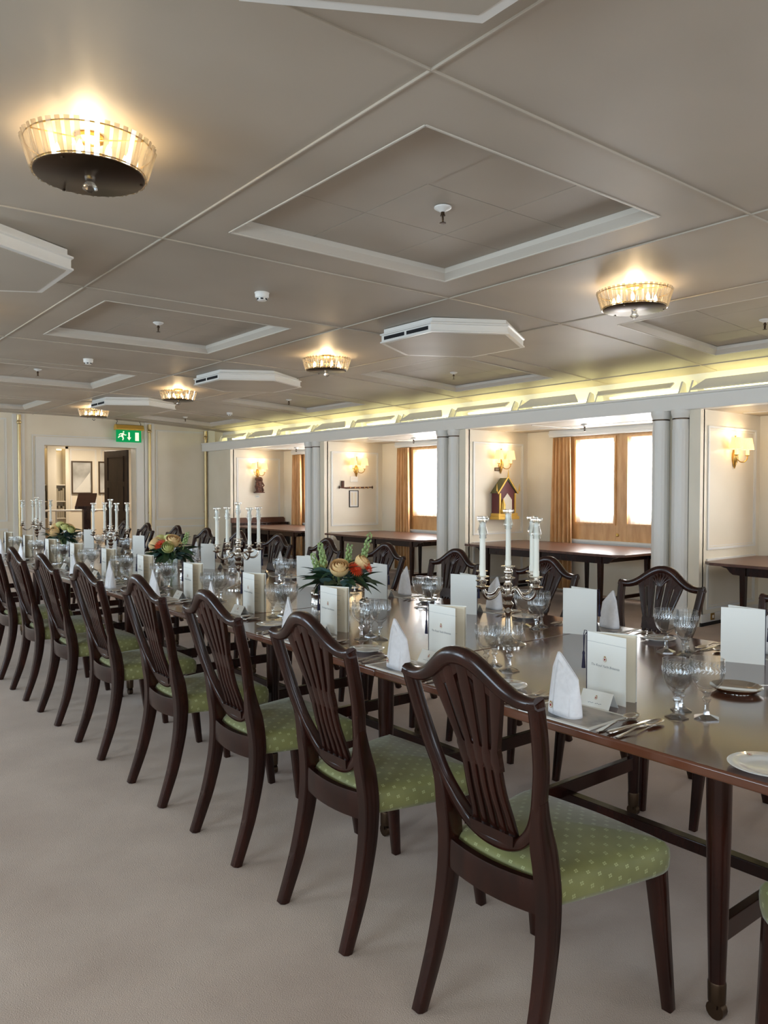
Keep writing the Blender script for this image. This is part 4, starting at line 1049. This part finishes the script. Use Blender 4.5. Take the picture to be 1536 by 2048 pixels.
# ================================================================== SCONCES
def make_sconce():
    """local: wall at y=0, room towards -y"""
    root = empty('wall_sconce')
    MB().lathe([(0.004,-0.13),(0.022,-0.075),(0.036,-0.02),(0.032,0.03),(0.018,0.055),(0.012,0.07)],14,(0,-0.012,0),fn=lambda a,i:1.0).build('backplate', brass, root)
    MB().tube([(0,-0.02,0.05),(0,-0.02,0.20),(0,-0.02,0.215)],[0.006,0.006,0.012],8).build('finial', brass, root)
    for s in (-1,1):
        pts = smooth_path([(0,-0.025,-0.01),(s*0.03,-0.05,-0.055),(s*0.075,-0.075,-0.062),(s*0.112,-0.088,-0.030),(s*0.118,-0.09,0.005)],5)
        arm = MB().tube(pts,0.0058,8).build('arm', brass, root)
        c = (s*0.118,-0.09,0)
        MB().lathe([(0.008,0.0),(0.026,0.008),(0.026,0.012),(0.010,0.014)],14,c).build('drip_pan', brass, arm)
        MB().lathe([(0.017,0.012),(0.017,0.070)],14,c).build('candle_tube', shade_m, arm)
        MB().lathe([(0.066,0.068),(0.064,0.074),(0.045,0.185),(0.044,0.188),(0.040,0.186),(0.060,0.073)],48,c,fn=lambda a,i:1.0+0.03*math.cos(a*24),cap=False).build('shade', shade_m, arm)
    return root
for k,(y,x) in enumerate(((4.13,8.02),(7.46,8.03),(10.80,8.02),(14.12,7.97))):
    place('sconce', make_sconce, (x,y-0.002,1.735), 0, 'brass two-light wall sconce with pleated shades, '+['at the right edge','above the model shrine','above the wooden pipe','above the carved figure'][k], 'sconce', 'alcove wall sconces')
    for s in (-1,1):
        ld = bpy.data.lights.new('sconce_glow','POINT'); ld.energy = SCONCE_W; ld.color = (1.0,0.76,0.44); ld.shadow_soft_size = 0.03
        lo = bpy.data.objects.new('sconce_glow', ld); COL.objects.link(lo); lo.location = (x+s*0.118,y-0.092,1.735+0.235)
        ld2 = bpy.data.objects.new('sconce_glow', ld); COL.objects.link(ld2); ld2.location = (x+s*0.118,y-0.092,1.735+0.052)

# ================================================================== ALCOVE TABLES AND WALL PIECES
def make_alcove_table():
    root = empty('alcove_table')
    L_, W_ = 2.46, 1.24; c = 0.10; TT = 0.675
    poly = [(0.0,c),(c,0.0),(W_-c,0.0),(W_,c),(W_,L_-c),(W_-c,L_),(c,L_),(0.0,L_-c)]
    MB().prism([(x,y-L_/2) for x,y in poly], TT-0.028, TT, lambda u,v,h:(u,v,h)).build('table_top', alcwood, root, smooth=False, bevel=0.004)
    for x in (0.16,W_-0.16):
        MB().box(x-0.012,x+0.012,-L_/2+0.36,L_/2-0.36,TT-0.12,TT-0.028).build('apron', wood, root, smooth=False)
        for s in (-1,1):
            y = s*(L_/2-0.36)
            MB().sweep([(x,y,TT-0.028),(x,y,0.35),(x,y,0.0)],[0.058,0.05,0.034],[0.058,0.05,0.034],(1,0,0),0.06).build('leg', wood, root)
            MB().prism([(0,TT-0.028),(s*0.26,TT-0.028),(s*0.20,TT-0.05),(s*0.16,TT-0.06),(s*0.13,TT-0.095),(s*0.10,TT-0.115),(0,TT-0.12)],-0.014,0.014,lambda u,v,h:(x+h,y+u,v)).build('corner_bracket', wood, root, smooth=False)
        MB().sweep([(x,0,TT-0.028),(x,0,0.35),(x,0,0.0)],[0.05,0.044,0.032],[0.05,0.044,0.032],(1,0,0),0.06).build('leg', wood, root)
    for s in (-1,1): MB().box(0.16,W_-0.16,s*(L_/2-0.36)-0.012,s*(L_/2-0.36)+0.012,TT-0.12,TT-0.028).build('apron', wood, root, smooth=False)
    for s in (-1,1): MB().box(0.16,W_-0.16,s*(L_/2-0.36)-0.015,s*(L_/2-0.36)+0.015,0.12,0.16).build('stretcher', wood, root, smooth=False)
    return root
for (y,lab) in ((2.80,'bare mahogany table cut by the right edge'),(6.17,'bare mahogany table in front of the nearest full window'),(9.41,'bare mahogany table in the second alcove'),(12.60,'bare mahogany table in the farthest alcove')):
    place('alctab', make_alcove_table, (7.19,y,0), 0, lab, 'table', 'alcove tables')
# sideboard board behind the farthest table
sb = empty('sideboard', (7.98,13.925,0))
MB().box(-0.62,0.58,-0.06,0.16,0.10,0.72).build('body', wood, sb, smooth=False, bevel=0.004)
MB().prism([(-0.64,0.72),(0.60,0.72),(0.60,0.79),(0.57,0.82),(-0.64,0.82)],0.13,0.16,lambda u,v,h:(u,h,v)).build('back_board', alcwood, sb, smooth=False)
for x in (-0.58,0.54):
    for y in (-0.035,0.12): MB().box(x-0.02,x+0.02,y-0.02,y+0.02,0,0.10).build('foot', wood, sb, smooth=False)
for k in range(3): MB().box(-0.60+0.40*k,-0.22+0.40*k,-0.07,-0.06,0.14,0.68).build('door', wood, sb, smooth=False, bevel=0.003)
tag(sb, 'low mahogany sideboard against the farthest bulkhead', 'sideboard')

# carved figure
f = empty('carved_figure', (7.965,14.115,1.32))
def fig(a,i): return 1.0+0.10*math.sin(3*a+i)+0.05*math.cos(5*a+2*i)
MB().lathe([(0.07,0),(0.085,0.01),(0.085,0.03),(0.075,0.035),(0.066,0.06),(0.07,0.10),(0.078,0.13),(0.066,0.16),(0.070,0.19),(0.076,0.215),(0.062,0.235),(0.070,0.26),(0.074,0.29),(0.060,0.318),(0.03,0.328)],20,(0,-0.075,0),fig).build('body', carve, f, ang=70)
MB().box(-0.088,0.088,-0.155,0.0,0.0,0.018).build('plinth', carve, f, smooth=False, bevel=0.004)
for s in (-1,1):
    MB().tube([(s*0.065,-0.11,0.20),(s*0.080,-0.135,0.15),(s*0.03,-0.155,0.12)],0.014,8).build('arm', carve, f)
    MB().lathe([(0.002,-0.012),(0.013,0),(0.002,0.012)],10,(s*0.028,-0.148,0.275)).build('eye', carve, f)
    MB().tube([(s*0.045,-0.13,0.10),(s*0.055,-0.15,0.055),(s*0.045,-0.145,0.02)],0.018,8).build('leg', carve, f)
MB().lathe([(0.004,0),(0.014,0.02),(0.006,0.05)],8,(0,-0.155,0.235)).build('nose', carve, f)
tag(f, 'dark carved wooden figure mounted on the far bulkhead', 'carving')
o = empty('wall_label', (7.965,14.118,1.245))
MB().box(-0.045,0.045,-0.006,0,-0.022,0.022).build('tablet', paper, o, smooth=False, bevel=0.012)
MB().box(-0.03,0.03,-0.0068,-0.006,-0.004,0.004).build('print', ink, o, smooth=False)
tag(o, 'tiny white label under the carved figure', 'label')
# long pipe with its label and frame
p = empty('wooden_pipe', (8.0,10.775,1.425))
MB().tube([(-0.35,0,0.0),(-0.2,0,-0.012),(0.1,0,-0.004),(0.36,0,0.004)],[0.010,0.014,0.013,0.009],10).build('stem', carve, p)
for x in (-0.12,-0.02,0.08,0.18,0.26): MB().tube([(x-0.012,0,-0.006),(x+0.012,0,-0.005)],0.0165,10).build('binding', lightwood, p)
MB().lathe([(0.018,0),(0.026,0.03),(0.026,0.12),(0.019,0.12)],12,(-0.275,0,-0.01)).build('bowl', carve, p)
for x in (-0.35,0.36): MB().lathe([(0.002,-0.03),(0.014,0),(0.002,0.03)],10).build('tip', bronze, p).location = (x,0,0)
for x in (-0.2,0.2): MB().box(x-0.006,x+0.006,0,0.024,-0.02,0.0).build('hook', bronze, p, smooth=False)
tag(p, 'long carved wooden pipe hung across the bulkhead', 'pipe')
o = empty('framed_text', (7.97,10.798,1.228))
MB().frame(-0.097,0.097,-0.145,0.145,0.012,0.014,lambda a,b,h:(a,-h,b)).build('frame', black, o, smooth=False)
MB().box(-0.086,0.086,-0.006,-0.001,-0.134,0.134).build('paper', paper, o, smooth=False)
MB().box(-0.06,-0.012,-0.0068,-0.006,-0.11,0.11).box(0.012,0.06,-0.0068,-0.006,-0.11,0.11).build('print', page, o, smooth=False)
tag(o, 'small black-framed text hanging under the wooden pipe', 'frame')
o = empty('wall_card', (7.975,10.798,1.565))
MB().box(-0.08,0.08,-0.006,0,-0.048,0.048).build('card', paper, o, smooth=False, bevel=0.002)
MB().box(-0.06,0.06,-0.0068,-0.006,-0.002,0.002).box(-0.05,0.05,-0.0068,-0.006,0.015,0.018).build('print', page, o, smooth=False)
tag(o, 'white card between the sconce and the wooden pipe', 'card')
# model shrine
h = empty('model_shrine', (8.02,7.445,0.975))
MB().box(-0.205,0.205,-0.17,0.0,0.0,0.045).box(-0.19,0.19,-0.155,0.0,0.045,0.085).build('base', gild, h, smooth=False, bevel=0.004)
MB().box(-0.165,0.165,-0.13,0.0,0.085,0.37).build('house', maroon, h, smooth=False)
MB().prism([(-0.20,0.36),(0,0.57),(0.20,0.36),(0.18,0.36),(0,0.54),(-0.18,0.36)],-0.145,0.0,lambda u,v,hh:(u,hh,v)).build('roof', greenroof, h, smooth=False)
MB().prism([(-0.17,0.36),(0.17,0.36),(0,0.535)],-0.132,-0.004,lambda u,v,hh:(u,hh,v)).build('gable', maroon, h, smooth=False)
for s in (-1,1):
    MB().sweep([(s*0.225,-0.15,0.40),(s*0.20,-0.15,0.355),(s*0.10,-0.15,0.47),(0,-0.15,0.585)],[0.008,0.02,0.022,0.018],0.012,(0,1,0),0.2).build('bargeboard', gild, h)
    MB().box(s*0.15-0.012,s*0.15+0.012,-0.145,-0.128,0.085,0.36).build('pillar', gild, h, smooth=False)
    MB().lathe([(0.012,0),(0.006,0.05),(0.001,0.10)],8,(s*0.225,-0.15,0.39)).build('horn', gild, h)
MB().lathe([(0.014,0),(0.008,0.05),(0.001,0.13)],8,(0,-0.15,0.575)).build('spire', gild, h)
MB().prism([(-0.09,0.09),(0.09,0.09),(0.09,0.27),(0,0.36),(-0.09,0.27)],-0.136,-0.128,lambda u,v,hh:(u,hh,v)).build('niche', paleboard, h, smooth=False)
MB().lathe([(0.04,0.09),(0.05,0.11),(0.03,0.16),(0.035,0.2),(0.02,0.24),(0.003,0.29)],14,(-0.1,-0.15,0)).build('figurine', gild, h)
tag(h, 'small gilt and maroon model shrine hung on the bulkhead', 'model shrine')
o = empty('wall_plaque', (7.965,7.458,1.665))
MB().box(-0.05,0.05,-0.006,0,-0.024,0.024).build('plate', bronze, o, smooth=False, bevel=0.003)
MB().box(-0.036,0.036,-0.0068,-0.006,0.004,0.009).box(-0.036,0.036,-0.0068,-0.006,-0.010,-0.006).build('engraving', page, o, smooth=False)
tag(o, 'small bronze plaque above the model shrine', 'plaque')
o = empty('wall_socket', (7.60,4.115,0.085))
MB().box(-0.035,0.035,-0.008,0,-0.035,0.035).build('plate', brass, o, smooth=False, bevel=0.003)
MB().box(-0.014,0.014,-0.012,-0.008,-0.016,0.016).build('switch', paper, o, smooth=False, bevel=0.002)
tag(o, 'square brass socket low on the right bulkhead', 'socket')

# ================================================================== EXIT SIGN
e = empty('exit_sign', (5.70,15.18,2.32))
MB().box(-0.27,0.27,-0.02,0.02,0.43,0.45).build('hanger', bronze, e, smooth=False)
for s in (-1,1): MB().tube([(s*0.24,0,0.43),(s*0.22,0,0.40),(s*0.245,0,0.37),(s*0.235,0,0.32)],0.006,6).build('chain', bronze, e)
MB().prism([(-0.10,0.235),(0.06,0.235),(0.06,0.30),(0.0,0.345),(-0.06,0.33),(-0.10,0.26)],-0.275,0.275,lambda u,v,hh:(hh,u,v)).build('lamp_hood', gild, e, smooth=False)
MB().box(-0.25,0.25,-0.008,0.008,0.0,0.235).build('panel', exitgreen, e, smooth=False)
sg = lambda u,v,hh:(u,-0.009-hh,v)
m = MB().lathe([(0.02,0),(0.02,0.001)],12).v
def flat(poly, nm): MB().prism(poly,0,0.002,sg).build(nm, exitwhite, e, smooth=False)
flat([(-0.012,0.195),(0.018,0.195),(0.018,0.095),(0.045,0.095),(0.003,0.035),(-0.039,0.095),(-0.012,0.095)],'arrow')
flat([(0.125,0.03),(0.20,0.03),(0.20,0.195),(0.125,0.195)],'door_pictogram')
flat([(-0.125,0.20),(-0.105,0.215),(-0.088,0.20),(-0.105,0.182)],'running_head')
flat([(-0.13,0.178),(-0.10,0.178),(-0.115,0.11),(-0.10,0.075),(-0.115,0.035),(-0.135,0.035),(-0.125,0.075),(-0.15,0.105),(-0.185,0.10),(-0.205,0.075),(-0.22,0.085),(-0.195,0.122),(-0.16,0.122)],'running_body')
flat([(-0.125,0.172),(-0.17,0.17),(-0.205,0.14),(-0.195,0.128),(-0.165,0.152),(-0.135,0.15)],'running_arm')
flat([(-0.105,0.17),(-0.075,0.145),(-0.05,0.15),(-0.052,0.135),(-0.08,0.128),(-0.11,0.15)],'running_arm')
tag(e, 'green emergency exit sign with running figure and down arrow', 'sign')

# ================================================================== LECTERN, DOOR AND THE HALL BEYOND
l = empty('lectern', (4.68,14.6,0))
MB().box(-0.24,0.24,-0.20,0.20,0,0.05).build('base', wood, l, smooth=False, bevel=0.004)
MB().box(-0.065,0.065,-0.05,0.05,0.05,1.08).build('post', wood, l, smooth=False, bevel=0.004)
MB().add([(-0.27,-0.20,1.03),(0.07,-0.20,1.03),(0.25,0.16,1.29),(-0.09,0.16,1.29),(-0.27,-0.20,1.06),(0.07,-0.20,1.06),(0.25,0.16,1.32),(-0.09,0.16,1.32)],[(0,3,2,1),(4,5,6,7),(0,1,5,4),(1,2,6,5),(2,3,7,6),(3,0,4,7)]).build('reading_top', alcwood, l, smooth=False)
MB().box(-0.27,0.07,-0.215,-0.20,1.03,1.085).build('book_ledge', wood, l, smooth=False)
tag(l, 'dark wooden reading lectern standing before the doorway', 'lectern')
dr = MB().box(0,0.86,0,0.05,0.01,2.19).build('door_1', darkwood, None, (5.84,15.56,0), smooth=False, bevel=0.004); dr.rotation_euler = (0,0,R(101))
struct(dr, 'dark panelled door leaf standing open in the doorway')
for (z0,z1) in ((0.15,0.80),(0.95,1.45),(1.55,2.07)):
    MB().frame(0.12,0.74,z0,z1,0.025,0.012,lambda a,b,hh:(a,0.05+hh,b)).build('door_panel', darkwood, dr, smooth=False)
    MB().frame(0.12,0.74,z0,z1,0.025,0.012,lambda a,b,hh:(a,-hh,b)).build('door_panel', darkwood, dr, smooth=False)
MB().lathe([(0.01,0),(0.01,0.04),(0.025,0.05),(0.025,0.07),(0.01,0.08)],12).build('door_knob', brass, dr).location = (0.79,0.08,1.02)
for i,(x0,x1) in enumerate(((5.42,5.92),(6.02,6.55))):
    q = empty('framed_picture', ((x0+x1)/2,HY-0.012,1.66)); w2 = (x1-x0)/2-0.02
    MB().frame(-w2,w2,-0.37,0.37,0.03,0.025,lambda a,b,hh:(a,-hh,b)).build('frame', frame_m, q, smooth=False)
    MB().box(-w2+0.02,w2-0.02,-0.008,-0.002,-0.35,0.35).build('print', pic_m, q, smooth=False)
    MB().prism([(-w2+0.05,-0.33),(w2-0.05,-0.33),(w2-0.05,0.12),(0.02,-0.10)],0.008,0.009,lambda u,v,hh:(u,-hh,v)).build('light_shape', paper, q, smooth=False)
    MB().box(-w2+0.03,w2-0.03,-0.016,-0.013,-0.34,0.34).build('glazing', picglass, q, smooth=False)
    tag(q, ['framed pale picture on the hall wall beyond the doorway','second framed picture partly behind the open dark door'][i], 'picture', 'hall pictures')
bk = empty('bookcase', (4.92,HY-0.16,0))
MB().box(-0.55,0.36,0.10,0.15,0,2.35).box(-0.55,-0.50,-0.12,0.10,0,2.35).box(-0.06,0.12,-0.14,0.10,0,2.35).box(0.32,0.38,-0.12,0.10,0,2.35).box(-0.55,0.38,-0.12,0.10,2.28,2.35).build('carcass', paleboard, bk, smooth=False)
for (a,b) in ((-0.50,-0.06),(0.12,0.32)):
    for z in (0.4,0.75,1.12,1.48): MB().box(a,b,-0.10,0.10,z,z+0.02).build('shelf', paleboard, bk, smooth=False)
    MB().box(a+0.05,b-0.05,-0.02,0.02,2.25,2.278).build('strip_light', shelf_glow, bk, smooth=False)
tag(bk, 'warmly lit pale bookcase seen through the doorway', 'bookcase')
bi = 0
for (a,b) in ((-0.50,-0.06),(0.12,0.32)):
    for z, sh in ((0.77,'lower'),(1.14,'upper')):
        x = a+0.02
        while x < b-0.05:
            t = random.uniform(0.025,0.045); hh = random.uniform(0.20,0.28)
            o = MB().box(-t/2,t/2,-0.08,0.06,0,hh).build('book', bookm, None, (4.92+x+t/2,HY-0.16,z), smooth=False, bevel=0.002)
            tag(o, 'muted book on the %s shelf of the %s bay of the hall bookcase' % (sh, 'left' if a < 0 else 'right'), 'book', 'books on the %s shelf, %s bay' % (sh, 'left' if a < 0 else 'right')); x += t+0.003
rl = empty('handrail', (5.3,16.9,0))
MB().tube([(-0.9,0,0.95),(0.9,0,0.95)],0.022,10).build('rail', trimw, rl)
for x in (-0.5,0.1,0.7): MB().tube([(x,0,0),(x,0,0.95)],0.016,8).build('post', trimw, rl)
tag(rl, 'pale handrail crossing the hall beyond the doorway', 'handrail')
